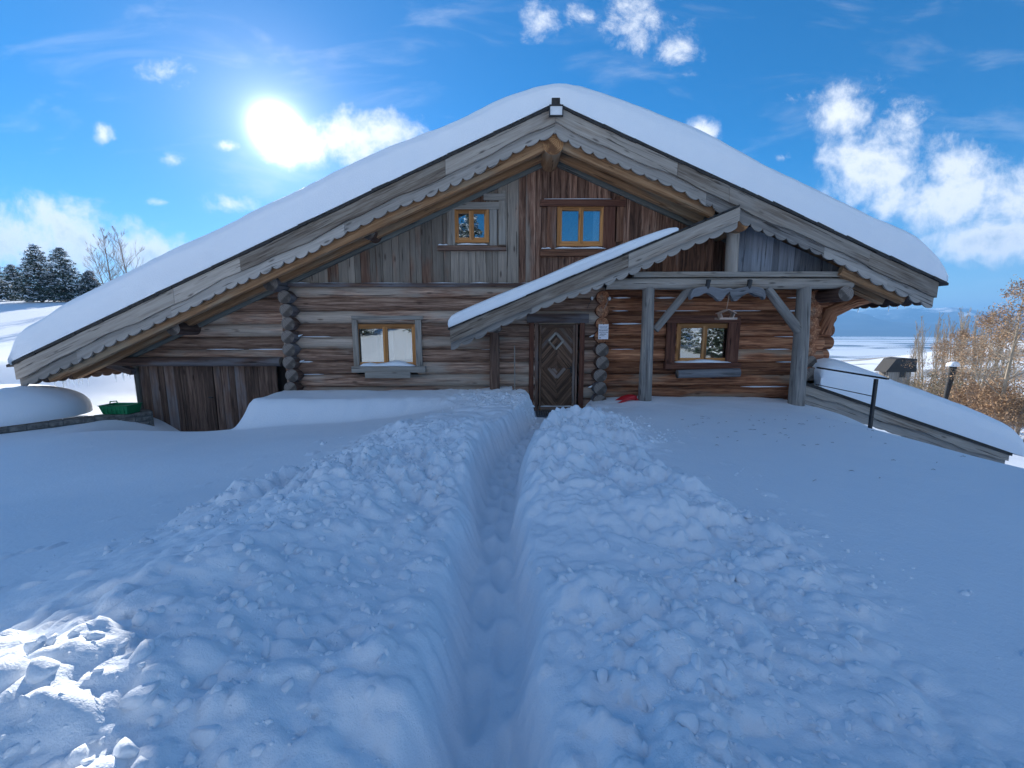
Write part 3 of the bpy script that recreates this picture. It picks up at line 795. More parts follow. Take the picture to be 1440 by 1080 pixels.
# icicles
rr = random.Random(77)
for x0, z0 in ((lx+.13, lz-.43), (rx-.15, rz-.43)):
    for k in range(22):
        y = YF+.5+rr.random()*3.4; L = rr.uniform(.06, .26) if x0 < 0 else rr.uniform(.03, .12)
        mb = MB(); mb.tube([(x0, y, z0+.06), (x0, y, z0-L*.4), (x0, y, z0-L)], [.016, .010, .002], n=6); mb.build('icicle', M['ice'], house)

# ---- windows
def window(r, yfr, mull=True, name='window', matf='frame', open_=0, curtain=None, dep=.0):
    x0, x1, z0, z1 = r; w = .055
    wn = MB(); yy = yfr
    for (c, d) in (((x0+w/2, yy, (z0+z1)/2), (w, .09, z1-z0)), ((x1-w/2, yy, (z0+z1)/2), (w, .09, z1-z0)),
                   (((x0+x1)/2, yy, z1-w/2), (x1-x0-2*w, .088, w)), (((x0+x1)/2, yy, z0+w/2), (x1-x0-2*w, .088, w))): wn.box(c, d)
    f = wn.build(name, M[matf], house)
    # two sashes
    mid = (x0+x1)/2
    for (a, b) in ((x0+w, mid-.002), (mid+.002, x1-w)):
        s = MB(); q = .052; c0, c1 = z0+w, z1-w; ys_ = yy-.012
        for (c, d) in (((a+q/2, ys_, (c0+c1)/2), (q, .06, c1-c0)), ((b-q/2, ys_, (c0+c1)/2), (q, .06, c1-c0)),
                       (((a+b)/2, ys_, c1-q/2), (b-a-2*q, .058, q)), (((a+b)/2, ys_, c0+q/2), (b-a-2*q, .058, q))): s.box(c, d)
        s.build('sash', M[matf], f)
        g_ = MB(); g_.box(((a+b)/2, ys_+.008, (c0+c1)/2), (b-a-2*q+.01, .006, c1-c0-2*q+.01), bev=.0005); g_.build('pane', M['glass'], f)
    if curtain:
        for (fa, fb) in curtain:
            cm = MB(); n = 40; xa_, xb_ = x0+(x1-x0)*fa, x0+(x1-x0)*fb; vs = []
            for k in range(n+1):
                t = k/n; vs += [(xa_+(xb_-xa_)*t, yy+.10+.014*math.sin(t*26), z1-.05), (xa_+(xb_-xa_)*t, yy+.10+.018*math.sin(t*26+.4), z0+.05)]
            cm.add(vs, [(2*k, 2*k+1, 2*k+3, 2*k+2) for k in range(n)], None, 0, True); cm.build('curtain', M['curtain'], f)
    return f
def board(p0, p1, w, y, th, mat, parent, name, along='x'):
    """rect board from pixel survey at plane y"""
    a = W(p0[0], p0[1], y); b = W(p1[0], p1[1], y); mb = MB()
    x0, x1 = sorted((a[0], b[0])); z0, z1 = sorted((a[1], b[1]))
    mb.box(((x0+x1)/2, y+th/2, (z0+z1)/2), (x1-x0, th, z1-z0)); return mb.build(name, M[mat], parent)
def snowpad(px0, px1, py, y, dep, h, parent, name='sill_snow', seed=1):
    x0, z = W(px0, py, y); x1, _ = W(px1, py, y); n = 24; vs = []; rr = random.Random(seed)
    prof_ = [(-.5, 0), (-.5, .45), (-.38, .85), (-.1, 1), (.25, 1.1), (.5, 1.2), (.5, 0)]
    for k in range(n+1):
        t = k/n; e = min(1, 6*t, 6*(1-t))**.5; hh = h*(.75+.25*math.sin(t*9+seed)+rr.uniform(-.06, .06))*max(e, .08)
        for a, b in prof_: vs.append((x0+(x1-x0)*t, y+a*dep*(.7+.3*e), z+b*hh))
    m_ = len(prof_); fs = []
    for k in range(n):
        for j in range(m_): fs.append((k*m_+j, k*m_+(j+1) % m_, (k+1)*m_+(j+1) % m_, (k+1)*m_+j))
    fs += [tuple(range(m_))[::-1], tuple(range(n*m_, n*m_+m_))]
    mb = MB(); mb.add(vs, fs, None, 0, True); return mb.build(name, M['snowcap'], parent)
yF2 = YW-.21
w = window(wLL, YW-.10, curtain=((.40, .47), (.53, .60)))
board((494, 450), (505, 518), 0, yF2, .07, 'surG', w, 'jamb_board'); board((583, 450), (594, 518), 0, yF2, .07, 'surG', w, 'jamb_board')
board((494, 449.5), (594, 444), 0, yF2-.01, .09, 'surG', w, 'head_board')
board((494, 515.5), (598, 524), 0, yF2-.08, .16, 'surG', w, 'window_sill'); board((513, 523), (577, 532), 0, yF2-.12, .05, 'surG', w, 'shelf_board')
snowpad(507, 584, 514.5, yF2+.02, .2, .10, w, seed=2)
w = window(wLR, YW-.10)
board((939, 446), (948, 516), 0, yF2, .07, 'surR', w, 'jamb_board'); board((1026, 446), (1037, 516), 0, yF2, .07, 'surR', w, 'jamb_board')
board((937, 454), (1041, 443.5), 0, yF2-.01, .09, 'surR', w, 'head_board')
board((936, 510), (1042, 519), 0, yF2-.08, .16, 'surR', w, 'window_sill')
mb = MB(); a = V(952, 526, yF2-.16); b = V(1039, 524, yF2-.16); mb.tube([a, (a+b)/2, b], .10, n=14, me=1, rough=.05); mb.build('shelf_log', [M['yoke'], M['end']], w)
snowpad(949, 1026, 509.5, yF2+.02, .2, .06, w, seed=3)
yU = YW-.17
w = window(wUL, YW-.12, curtain=((.06, .2),))
board((628, 285), (640, 346), 0, yU, .05, 'surG', w, 'jamb_board'); board((688, 285), (699, 346), 0, yU, .05, 'surG', w, 'jamb_board')
board((626, 294), (702, 284), 0, yU-.02, .06, 'surG', w, 'head_board'); board((615, 345), (712, 352), 0, yU-.06, .1, 'shed', w, 'window_sill')
board((701, 268), (711, 344), 0, yU+.0, .04, 'surG', w, 'jamb_board'); board((680, 272), (711, 281), 0, yU-.03, .06, 'surG', w, 'head_board')
snowpad(643, 686, 344.5, yU, .12, .035, w, seed=5); snowpad(616, 630, 345, yU, .1, .03, w, seed=6)
w = window(wUR, YW-.12, curtain=((.78, .93),))
board((770, 290), (782, 350), 0, yU, .05, 'plankB', w, 'jamb_board'); board((849, 288), (866, 352), 0, yU, .05, 'surR', w, 'jamb_board')
board((760, 289.5), (880, 280), 0, yU-.05, .09, 'surR', w, 'head_board'); board((760, 350.5), (862, 360), 0, yU-.07, .12, 'plankB', w, 'window_sill')
board((866, 276), (876, 340), 0, yU, .04, 'plankB', w, 'jamb_board')
snowpad(780, 852, 350, yU, .12, .045, w, seed=7); snowpad(761, 775, 350, yU-.02, .1, .03, w, seed=8); snowpad(765, 860, 280, yU-.03, .05, .012, w, seed=9)

# ---- front door
yd = YW-.12
dm = MB(); x0, x1, z0, z1 = dr; cx = (x0+x1)/2
dm.box((cx, yd+.05, (z0+z1)/2), (x1-x0, .05, z1-z0), along=2)
door = dm.build('front_door', M['door'], house)
# herring-bone boards: four quadrants of diagonal slats around the centre line
dm = MB(); rr = random.Random(2)
czd = z0+(z1-z0)*.50
for sgn in (-1, 1):
    hw_ = (x1-x0)/2-.05
    k = -14
    while k < 15:
        # V-shaped boards pointing up above centre and down below, forming nested diamonds
        s = k*.115
        for up in (1, -1):
            # board from centre line (x=0, z=czd+up*s) to the side (x=hw, z=czd+up*(s-hw*1.15))
            if s < .04: continue
            za = czd+up*s; zb = czd+up*(s-hw_*1.2)
            # clip
            xa_, xb_ = 0.0, hw_
            lo, hi = (z0+.06, z1-.06)
            def zx(t): return za+(zb-za)*t/hw_
            t0, t1 = 0., hw_
            sl = (zb-za)/hw_
            # keep only on own half
            if up > 0: 
                if zb < czd: t1 = min(t1, (czd-za)/sl)
                if za > hi: t0 = max(t0, (hi-za)/sl)
            else:
                if zb > czd: t1 = min(t1, (czd-za)/sl)
                if za < lo: t0 = max(t0, (lo-za)/sl)
            if t1-t0 < .05: continue
            p = Vector((cx+sgn*t0, yd+.014, zx(t0))); q = Vector((cx+sgn*t1, yd+.014, zx(t1)))
            dm.beam(p, q, .03+rr.uniform(-.003, .003), .078, (0, 0, 1), bev=.012)
        k += 1
dm.build('diamond_boards', M['door'], door)
dm = MB()
for xx in (x0+.025, x1-.025): dm.box((xx, yd+.005, (z0+z1)/2), (.05, .06, z1-z0), along=2)
dm.box((cx, yd+.006, z1-.03), (x1-x0-.1, .055, .06)); dm.box((cx, yd+.006, z0+.06), (x1-x0-.1, .055, .10))
dm.build('door_rail', M['door'], door)
# diamond window
dw = V(781.5, 479.5, yd); s = .17
dm = MB()
P = [(0, s*1.12), (s, 0), (0, -s*1.12), (-s, 0)]
for i in range(4):
    a = P[i]; b = P[(i+1) % 4]; dm.beam((dw.x+a[0], yd-.02, dw.z+a[1]), (dw.x+b[0], yd-.02, dw.z+b[1]), .05, .045, (0, 1, 0))
dwo = dm.build('diamond_window', M['surG'], door)
dm = MB(); q = .13; dm.strip([(dw.x-q, dw.z), (dw.x, dw.z+q*1.1), (dw.x+q, dw.z)], [(dw.x-q, dw.z-.001), (dw.x, dw.z-q*1.1), (dw.x+q, dw.z-.001)], yd-.012, yd-.004)
dm.build('pane', plain('frosted_pane', (.42, .43, .42), .25), dwo)
dm = MB(); hx = x1-.085; hz = z0+.98
dm.box((hx, yd-.03, hz), (.035, .012, .16)); dm.tube([(hx, yd-.04, hz+.03), (hx, yd-.085, hz+.03), (hx-.10, yd-.09, hz+.03)], .010, n=8); dm.build('door_handle', M['black'], door)
# door frame
for (a, b, c, d, mt) in ((743.5, 449, 751, 577, 'surR'), (751, 455, 757.5, 575, 'surG'), (807.5, 455, 813, 575, 'surG'), (813, 449, 823, 577, 'surR')):
    yy_ = yd-.06 if mt == 'surR' else yd-.03
    xa_, za_ = W(a, d, yy_); xb_, zb_ = W(c, b, yy_)
    mb = MB(); mb.box(((xa_+xb_)/2, yy_+.08, (za_+zb_)/2-.05), (xb_-xa_, .16, zb_-za_+.1)); mb.build('door_jamb', M[mt if mt == 'surR' else 'shed'], house)
board((741, 441), (828, 454), 0, yd-.09, .16, 'logD', house, 'door_lintel')
board((757, 575.5), (808, 570), 0, yd-.02, .14, 'surG', house, 'door_sill')
snowpad(759, 808, 571.5, yd-.01, .05, .018, house, 'snow_dusting', seed=13)
# ---- shed doors
mb = MB(); yS = YW-.05
xs0 = W(200, 560, yS)[0]; xs1 = W(393, 560, yS)[0]; zt_ = W(300, 513, yS)[1]
x = xs0; rr = random.Random(9); mid = W(303, 560, yS)[0]
for a0, a1 in ((xs0, mid-.01), (mid+.01, xs1)):
    mb = MB(); x = a0
    while x < a1-.03:
        ww = rr.choice((.14, .18, .21, .24)); x2 = min(x+ww, a1)
        mb.box(((x+x2)/2, yS+.02+rr.uniform(-.006, .006), (zt_-1.1)/2), (x2-x-.006, .035, zt_+1.1), along=2); x = x2
    sd_ = mb.build('shed_door', M['shed'], house)
board((187, 512), (200, 620), 0, YW-.12, .14, 'surG', house, 'shed_post')
mb = MB(); mb.box((W(305, 560, yS)[0]-.12, yS-.03, .25), (.10, .03, .03)); mb.build('shed_latch', M['black'], house)

# ---- porch
pax, paz = W(1035, 293, YF); plx, plz = W(634, 463, YF)
PS = (paz-plz)/(pax-plx)
def prt(x): return paz-PS*(pax-x)
mb = MB(); slab(mb, [(plx, plz), (plx, plz-.06), (pax+.02, paz-.06), (pax+.02, paz)][::-1], YF-.01, YW+.1)
slab(mb, [(pax+.02, paz-.001), (pax+.02, paz-.06), (pax+.5, paz-.06-.5*SR), (pax+.5, paz-.001-.5*SR)][::-1], YF+.14, YW+.1)
mb.build('porch_roof', M['slate'], house)
mb = MB(); n = 16
for i in range(n):
    a = plx+.1+(pax-plx-.1)*i/n; b = a+(pax-plx-.1)/n*.96
    vs = [(a, YF+.02, prt(a)-.065), (b, YF+.02, prt(b)-.065), (b, YW, prt(b)-.065), (a, YW, prt(a)-.065)]
    vs += [(p, q, r-.025) for p, q, r in vs]
    mb.add(vs, [(3, 2, 1, 0), (4, 5, 6, 7), (0, 1, 5, 4), (1, 2, 6, 5), (2, 3, 7, 6), (3, 0, 4, 7)], [(v[1], v[0], v[2]) for v in vs])
mb.build('porch_soffit', M['plankB'], house)
barge((pax+.02, paz), (plx, plz+.01), .27, .16, YF-.13, M['barge'], M['scallop'], 11, wav=.02, cuts=1)
mb = MB(); n = 18; rr = random.Random(6)
for i in range(n):
    a = plx-.04+(pax-plx)*i/n; b = a+(pax-plx)/n+.03; j = rr.uniform(-.008, .008)
    mb.strip([(a, prt(a)+.035+j), (b, prt(b)+.035+j)], [(a, prt(a)+.003), (b, prt(b)+.003)], YF-.16, YF+.3)
mb.build('slate_edge', M['slate'], house)
pout = [(633, 458), (631, 452), (635, 443), (652, 434), (700, 414), (760, 390), (806, 369), (850, 353), (900, 334), (940, 321), (950, 322)]
def pbase(x): xx = min(max(x, plx-.02), W(952, 320, YF)[0]); return (xx, prt(xx)+.03)
snow_roof('porch_snow', [W(a, b, YF+.02) for a, b in pout], pbase, YF-.13, YW-.2, .25, house, amp=.012, seed=5, nback=6)
# posts
mb = MB(); mb.tube([V(912, 404, YP), V(910, 480, YP), V(906, 575, YP)], [.125, .132, .145], n=16, me=1, rough=.04, seed=1); mb.build('porch_post', [M['post'], M['end']], house, 'paler left porch post')
mb = MB(); mb.tube([V(1131, 404, YP), V(1126, 480, YP), V(1118, 585, YP)], [.13, .15, .165], n=16, me=1, rough=.04, seed=2); mb.build('porch_post', [M['post'], M['end']], house, 'darker thick right porch post')
mb = MB(); mb.tube([V(970, 405, YP), V(921, 464, YP)], [.085, .08], n=10, me=1, rough=.08, seed=3); mb.build('porch_brace', [M['post'], M['end']], house)
mb = MB(); mb.tube([V(1078, 405, YP-.02), V(1124, 466, YP-.02)], [.085, .10], n=10, me=1, rough=.08, seed=4); mb.build('porch_brace', [M['post'], M['end']], house)
mb = MB(); mb.tube([V(852, 399, YP-.02), V(1000, 399, YP-.02), V(1196, 398.5, YP-.02)], [.12, .125, .115], n=16, me=1, rough=.03, seed=7); mb.build('porch_beam', [M['barge'], M['end']], house)
mb = MB(); mb.beam(V(890, 386.5, YP-.06), V(1198, 386, YP-.06), .16, .11); mb.build('porch_plate', M['surG'], house)
mb = MB(); mb.tube([V(1031, 322, YP-.02), V(1028, 384, YP-.02)], [.125, .13], n=14, me=1, rough=.03, seed=8); mb.build('king_post', [M['barge'], M['end']], house)
mb = MB(); q = V(1042, 314, YF+.04); mb.tube([q, (q.x, YW, q.z)], .165, n=20, me=1, rough=.03, seed=9); mb.build('porch_ridge_log', [M['soffit'], M['endO']], house)
for (qx, qy, r, yy, mt) in ((850, 387, .13, YF+.2, 'logD'), (1190, 413, .16, YF+.18, 'end'), (698, 462, .10, YF+.25, 'logD')):
    q = V(qx, qy, yy); mb = MB(); mb.tube([q, (q.x, YW-.05, q.z)], [r, r], n=16, me=1, rough=.08, seed=qx); mb.build('purlin', [M['logD'], M['end']], house)
# pillar at left of door
mb = MB(); x0_, _ = W(695.5, 500, YW-.3); mb.tube([(x0_, YW-.33, W(695, 468, YW-.33)[1]), (x0_, YW-.33, .6), (x0_, YW-.33, -.1)], [.115, .12, .125], n=14, me=1, rough=.06, seed=31)
mb.build('porch_pillar', [M['soffit'] if False else M['shed'], M['end']], house, 'half brown half grey pillar left of the door')
# porch gable infill planks
rr = random.Random(33); x = W(868, 380, YP+.25)[0]; xe = W(1200, 380, YP+.25)[0]; zb = W(1000, 392, YP+.2)[1]; xm = W(1034, 350, YP+.25)[0]
L_ = MB(); R_ = MB()
while x < xe:
    w_ = rr.choice((.14, .17, .2, .24)); x2 = min(x+w_, xe)
    if x < xm < x2: x2 = xm
    tz = lambda q: (prt(q)-.05 if q < pax else rt(q)-.30)
    t0, t1 = tz(x+.003), tz(x2-.003); o_ = rr.uniform(0, .014); y_ = YP+.22+o_
    if (min(t0, t1) > zb+.02) and not (W(1000, 350, YP+.25)[0] < x < W(1016, 350, YP+.25)[0]):
        m_ = L_ if x2 <= xm+.001 else R_
        vs = [(x+.003, y_, zb), (x2-.003, y_, zb), (x2-.003, y_, t1), (x+.003, y_, t0)]; vb = [(a, y_+.03, c) for a, _, c in vs]
        gs = [(c+x*7, a, 0) for a, _, c in vs]; m_.add(vs+vb, [(0, 1, 2, 3), (7, 6, 5, 4), (1, 5, 6, 2), (0, 3, 7, 4), (2, 6, 7, 3), (0, 4, 5, 1)], gs+gs)
    x = x2
L_.build('porch_gable_planks', M['plankB'], house, 'brown planks left of the king post'); R_.build('porch_gable_planks', M['plankX'], house, 'blue grey planks right of the king post')

tick('chalet')
# ------------------------------------------------------------------ small things on the house
q = V(782, 156.5, YF-.12); fl = empty('floodlight', q, 'small square white floodlight with black rim at the roof apex', 'floodlight')
mb = MB()
for dx, dz, sx, sz in ((-.125, 0, .016, .20), (.125, 0, .016, .20), (0, .092, .234, .016), (0, -.092, .234, .016)): mb.box((q.x+dx, q.y-.02, q.z+dz), (sx, .05, sz), bev=.003)
mb.box((q.x, q.y+.01, q.z), (.24, .03, .18)); mb.box((q.x, q.y+.05, q.z+.02), (.05, .06, .06)); mb.build('housing', M['black'], fl)
mb = MB(); mb.box((q.x, q.y-.015, q.z), (.232, .012, .166), bev=.002); mb.build('glass_front', M['white'], fl)
# notice
q = V(848.5, 466.5, YW-.42); sg = empty('notice_sign', q, 'white paper notice with rows of dark print beside the door', 'notice')
mb = MB(); mb.box((q.x, q.y, q.z), (.225, .006, .335), bev=.001, along=2); mb.build('sheet', M['sign'], sg)
mb = MB(); rr = random.Random(5); zz = q.z+.13
def line(mb, z, h, x0, x1, wmin, wmax):
    x = x0
    while x < x1:
        w_ = rr.uniform(wmin, wmax)
        mb.box((x+w_/2, q.y-.004, z+rr.uniform(-.002, .002)), (w_, .002, h), bev=.0002); x += w_+rr.uniform(.004, .008)
mb2 = MB(); line(mb2, q.z+.115, .010, q.x-.09, q.x+.085, .01, .03); line(mb2, q.z+.095, .012, q.x-.09, q.x+.09, .008, .02); line(mb2, q.z+.07, .008, q.x-.07, q.x+.085, .01, .03)
mb2.build('faint_print', M['inkb'], sg)
line(mb, q.z+.035, .020, q.x-.095, q.x+.09, .008, .02); line(mb, q.z-.010, .014, q.x-.095, q.x+.09, .008, .02)
line(mb, q.z-.055, .018, q.x-.075, q.x+.05, .008, .02); line(mb, q.z-.09, .012, q.x-.09, q.x+.02, .008, .02); line(mb, q.z-.135, .022, q.x-.09, q.x-.055, .01, .015)
mb.build('dark_print', M['ink'], sg)
mb = MB(); mb.tube([(q.x, q.y-.01, q.z+.16), (q.x, q.y+.02, q.z+.16)], .008, n=8); mb.build('nail', M['black'], sg)
# small bulkhead lamps
for (a, b, lab) in ((832.5, 419.5, 'small grey sensor lamp on the wall above the door, left of its twin'), (857, 420, 'tiny white lamp on the log crossing above the notice')):
    q = V(a, b, YW-.30); e_ = empty('wall_lamp', q, lab, 'lamp')
    mb = MB(); mb.box((q.x, q.y+.03, q.z), (.07, .05, .07)); mb.tube([(q.x, q.y+.03, q.z), (q.x-.05, q.y+.05, q.z-.12), (q.x-.09, q.y+.08, q.z-.22)], .006, n=6); mb.build('housing', M['black'] if a < 840 else M['surG'], e_)
    mb = MB(); mb.tube([(q.x, q.y, q.z+.02), (q.x, q.y-.02, q.z), (q.x, q.y-.02, q.z-.04)], [.03, .032, .012], n=10); mb.build('lens', M['white'], e_)
# ox yoke on the porch beam
q = V(1022, 410, YF+.12); yk = empty('ox_yoke', q, 'old grey carved ox yoke with two arched bows hung on the porch beam', 'yoke')
mb = MB()
top = [(-.80, -.10), (-.76, .02), (-.66, .075), (-.45, .10), (-.25, .07), (-.10, .05), (0, .07), (.10, .05), (.25, .07), (.45, .10), (.66, .075), (.76, .02), (.80, -.10)]
bot = [(-.78, -.17), (-.72, -.11), (-.62, -.10), (-.46, -.03), (-.30, -.10), (-.15, -.20), (0, -.04), (.15, -.20), (.30, -.10), (.46, -.03), (.62, -.10), (.72, -.11), (.78, -.17)]
def cr(P, n=6):
    o_ = []
    for i in range(len(P)-1):
        p0, p1, p2, p3 = [Vector(P[min(max(j, 0), len(P)-1)]) for j in (i-1, i, i+1, i+2)]
        for k in range(n):
            t = k/n; o_.append(.5*((2*p1)+(p2-p0)*t+(2*p0-5*p1+4*p2-p3)*t*t+(3*p1-p0-3*p2+p3)*t**3))
    return o_+[Vector(P[-1])]
S_ = .98
mb.strip([(q.x+p.x*S_, q.z+p.y) for p in cr(top)], [(q.x+p.x*S_, q.z+p.y) for p in cr(bot)], q.y-.07, q.y+.05)
mb.build('yoke_beam', M['yoke'], yk)
for sx in (-.43, .43):
    mb = MB(); mb.tube([(q.x+sx, q.y-.02, q.z+.04), (q.x+sx, q.y-.06, q.z+.16), (q.x+sx+.02, q.y-.03, q.z+.22)], [.05, .045, .05], n=8, rough=.1); mb.build('yoke_ring', M['black'], yk)
mb = MB(); mb.tube([(q.x+.02, q.y-.02, q.z-.02), (q.x+.02, q.y-.09, q.z-.04), (q.x+.02, q.y-.09, q.z+.0)], .012, n=8); mb.build('hook', M['black'], yk)
# bird feeder
q = V(1021, 444, YF+.05); bf = empty('bird_feeder', q, 'small pale wooden bird feeder hanging by a cord from the porch', 'bird feeder')
mb = MB(); w2 = .17; mb.beam((q.x-w2, q.y, q.z+.045), (q.x, q.y, q.z+.125), .22, .014, (0, 0, 1)); mb.beam((q.x+w2, q.y, q.z+.045), (q.x, q.y, q.z+.125), .22, .014, (0, 0, 1)); mb.build('feeder_roof', M['feeder'], bf)
mb = MB(); mb.box((q.x, q.y, q.z-.075), (.36, .22, .016)); mb.box((q.x, q.y-.105, q.z-.055), (.36, .012, .03)); mb.box((q.x, q.y+.105, q.z-.055), (.36, .012, .03)); mb.build('tray', M['feeder'], bf)
mb = MB()
for sx in (-1, 1): mb.beam((q.x+sx*.10, q.y, q.z-.07), (q.x+sx*.145, q.y, q.z+.05), .02, .16, (0, 1, 0))
mb.build('side_panel', M['feeder'], bf)
mb = MB(); zc = W(1023, 410, YF+.05)[1]; mb.tube([(q.x, q.y, q.z+.125), (q.x+.02, q.y, q.z+.3), (q.x+.03, q.y, zc)], .006, n=6); mb.build('cord', M['feeder'], bf)
# leaning rod left of the door
a = V(723.5, 486, YW-.25); b = V(724, 562, YW-.4); mb = MB(); mb.tube([a, (a+b)/2, b], .014, n=8, seed=3); o = mb.build('wooden_rod', M['surG'], None, origin=tuple(b)); tag(o, 'thin grey rod leaning on the wall left of the front door', 'rod')
# red sled
q = V(880, 566, YW-.75); mb = MB(); vs = []; n = 20; X0 = q.x; Z0 = .30
rsled = empty('red_sled', (q.x, q.y, Z0), 'red plastic sled half buried in snow beside the log corner', 'sled')
mb = MB(); vs = []
for i in range(n+1):
    t = i/n
    for j in range(9):
        s_ = j/8*2-1; wd = .15*(math.sin(math.pi*min(1, .25+t*.8))**.5)
        x_ = X0-.26+t*.50; y_ = q.y+s_*wd; z_ = Z0-.16+.18*math.sin(t*math.pi*.62)+.10*abs(s_)**3
        vs.append((x_, y_, z_))
fs = [(i*9+j, (i+1)*9+j, (i+1)*9+j+1, i*9+j+1) for i in range(n) for j in range(8)]
mb.add(vs, fs, None, 0, True); o = mb.build('shell', M['red'], rsled)
md = o.modifiers.new('t', 'SOLIDIFY'); md.thickness = .012
mb = MB(); mb.tube([(X0+.23, q.y-.11, Z0+.03), (X0+.25, q.y, Z0+.04), (X0+.23, q.y+.11, Z0+.03)], .012, n=8); mb.build('rim', M['red'], rsled)
# door mat (frosted grid)
mz = -.03; mc = (dw.x+.02, YW-.62, mz)
dmat = empty('door_mat', mc, 'frosted slatted mat on the step before the front door', 'mat')
mb = MB(); mb.box((mc[0], mc[1], mz), (1.0, .62, .03)); mb.build('mat_base', M['mat'], dmat)
mb = MB()
for k in range(18): mb.beam((mc[0]-.46+k*.052, mc[1]-.28, mz+.022), (mc[0]-.46+k*.052+.03, mc[1]+.28, mz+.022), .016, .014, bev=.003)
mb.build('mat_ribs', M['stone'], dmat)

# ------------------------------------------------------------------ left garden wall with snow, green crate
A = Vector((-8.45, 9.15, 0)); B = Vector((-10.3, 7.0, 0)); Cc = Vector((-13.5, 4.6, 0))
sw = empty('stone_wall', (A.x, A.y, -.5), 'low stone garden wall carrying a deep dome of snow at left', 'wall')
def wallseg(mb, P, Q, z0, z1, th, seed):
    rr = random.Random(seed); d = (Q-P).normalized(); nn = Vector((d.y, -d.x, 0)); L = (Q-P).length
    z = z0
    while z < z1-.02:
        h = rr.uniform(.07, .13); h = min(h, z1-z); s = -rr.uniform(0, .2)
        while s < L:
            l = rr.uniform(.14, .38); a = max(s, 0); b = min(s+l, L)
            if b-a > .05:
                c0 = P+d*(a+.008)+Vector((0, 0, z+h/2)); c1 = P+d*(b-.008)+Vector((0, 0, z+h/2)); o_ = rr.uniform(-.02, .02)
                mb.beam(c0+nn*o_, c1+nn*o_, th, h-.014, bev=.02)
            s += l
        z += h
mb = MB(); wallseg(mb, A, B, -.55, .01, .42, 3); wallseg(mb, B, Cc, -.55, .01, .42, 4); mb.build('stones', M['stone'], sw)
mb = MB(); mb.beam(A+Vector((0, 0, -.28)), B+Vector((0, 0, -.28)), .38, .54); mb.beam(B+Vector((0, 0, -.28)), Cc+Vector((0, 0, -.28)), .38, .54); mb.build('mortar', M['mortar'], sw)
# snow dome over the wall
def dome(name, ctr, rx_, ry_, hgt, rotz, parent, p=2.6, seed=1):
    nu, nv = 72, 18; vs = []; c, s = math.cos(rotz), math.sin(rotz)
    for j in range(nv+1):
        a = math.pi/2*j/nv
        for i in range(nu):
            th = 2*math.pi*i/nu
            ex = 2/p; cu = abs(math.cos(th))**ex*math.copysign(1, math.cos(th)); sv = abs(math.sin(th))**ex*math.copysign(1, math.sin(th))
            rr_ = math.cos(a)**.55; x = cu*rr_*rx_; y = sv*rr_*ry_; z = hgt*math.sin(a)**.8
            vs.append((ctr[0]+x*c-y*s, ctr[1]+x*s+y*c, ctr[2]+z))
    vs = np.array(vs); nz_ = fbm(vs[:, 0]*1.1+seed, vs[:, 1]*1.1+vs[:, 2], seed, 3); vs[:, 2] += .05*nz_*(vs[:, 2]-ctr[2])/hgt
    fs = [(j*nu+i, j*nu+(i+1) % nu, (j+1)*nu+(i+1) % nu, (j+1)*nu+i) for j in range(nv) for i in range(nu)]
    mb = MB(); mb.add([tuple(v) for v in vs], fs, None, 0, True); return mb.build(name, M['snowcap'], parent)
ang = math.atan2(B.y-A.y, B.x-A.x)
dome('snow_dome', (-11.45, 7.55, .02), 2.3, 1.25, .72, ang*0+R(222-180), sw, seed=4)
q = Vector((-8.78, 8.78, .09)); gc = empty('green_crate', tuple(q), 'green plastic crate with a loop handle on the stone wall', 'crate')
mb = MB()
vs = []; 
for (z_, kx, ky) in ((0-.08, .27, .15), (.10, .31, .18), (.12, .33, .20), (.12, .30, .17), (-.05, .255, .135)):
    vs += [(q.x+a*kx, q.y+b*ky, q.z+z_) for a, b in ((-1, -1), (1, -1), (1, 1), (-1, 1))]
fs = [(3, 2, 1, 0)]
for L in range(4):
    for i in range(4): fs.append((L*4+i, L*4+(i+1) % 4, L*4+4+(i+1) % 4, L*4+4+i))
fs.append((16, 17, 18, 19)); mb.add(vs, fs)
for k in range(6): mb.box((q.x-.23+k*.09, q.y-.172, q.z+.02), (.018, .02, .16), bev=.003)
mb.build('tub', M['green'], gc)
mb = MB(); mb.tube([(q.x-.24, q.y, q.z+.12), (q.x-.22, q.y, q.z+.18), (q.x-.08, q.y, q.z+.19), (q.x-.05, q.y, q.z+.12)], .012, n=8); mb.build('handle', M['green'], gc)

# ------------------------------------------------------------------ lower outbuilding on the right, handrail
YO = 9.0
ob = empty('outbuilding', (9, YO, -2), 'low outbuilding at right, only its snow covered sloping roof showing', 'outbuilding')
o0 = W(1126, 537, YO); o1 = W(1420, 638, YO)
so = (o0[1]-o1[1])/(o1[0]-o0[0])
def ot(x): return o0[1]-so*(x-o0[0])
n = 50; S = [o0[0]+(o1[0]-o0[0])*k/n for k in range(n+1)]
mb = MB(); mb.strip([(x, ot(x)-.01) for x in S], [(x, ot(x)-.22-.03*math.sin(x*3.1)-.012*math.sin(x*9)) for x in S], YO, YO+.05); mb.build('bargeboard', M['barge'], ob)
mb = MB(); mb.strip([(x, ot(x)-.12) for x in S], [(x, ot(x)-.42-.04*math.sqrt(abs(math.sin(x*9)))) for x in S], YO+.06, YO+.09); mb.build('scalloped_trim', M['scallop'], ob)
mb = MB(); slab(mb, [(o0[0], ot(o0[0])+.03), (o0[0], ot(o0[0])-.04), (o1[0]+.03, ot(o1[0])-.05), (o1[0]+.03, ot(o1[0])+.02)][::-1], YO-.03, YO+7.5); mb.build('roof', M['slate'], ob)
oout = [(1136, 540), (1136, 515), (1150, 503), (1166, 502), (1190, 508), (1230, 521), (1280, 543), (1330, 562), (1370, 577), (1400, 590), (1416, 604), (1424, 622), (1423, 638)]
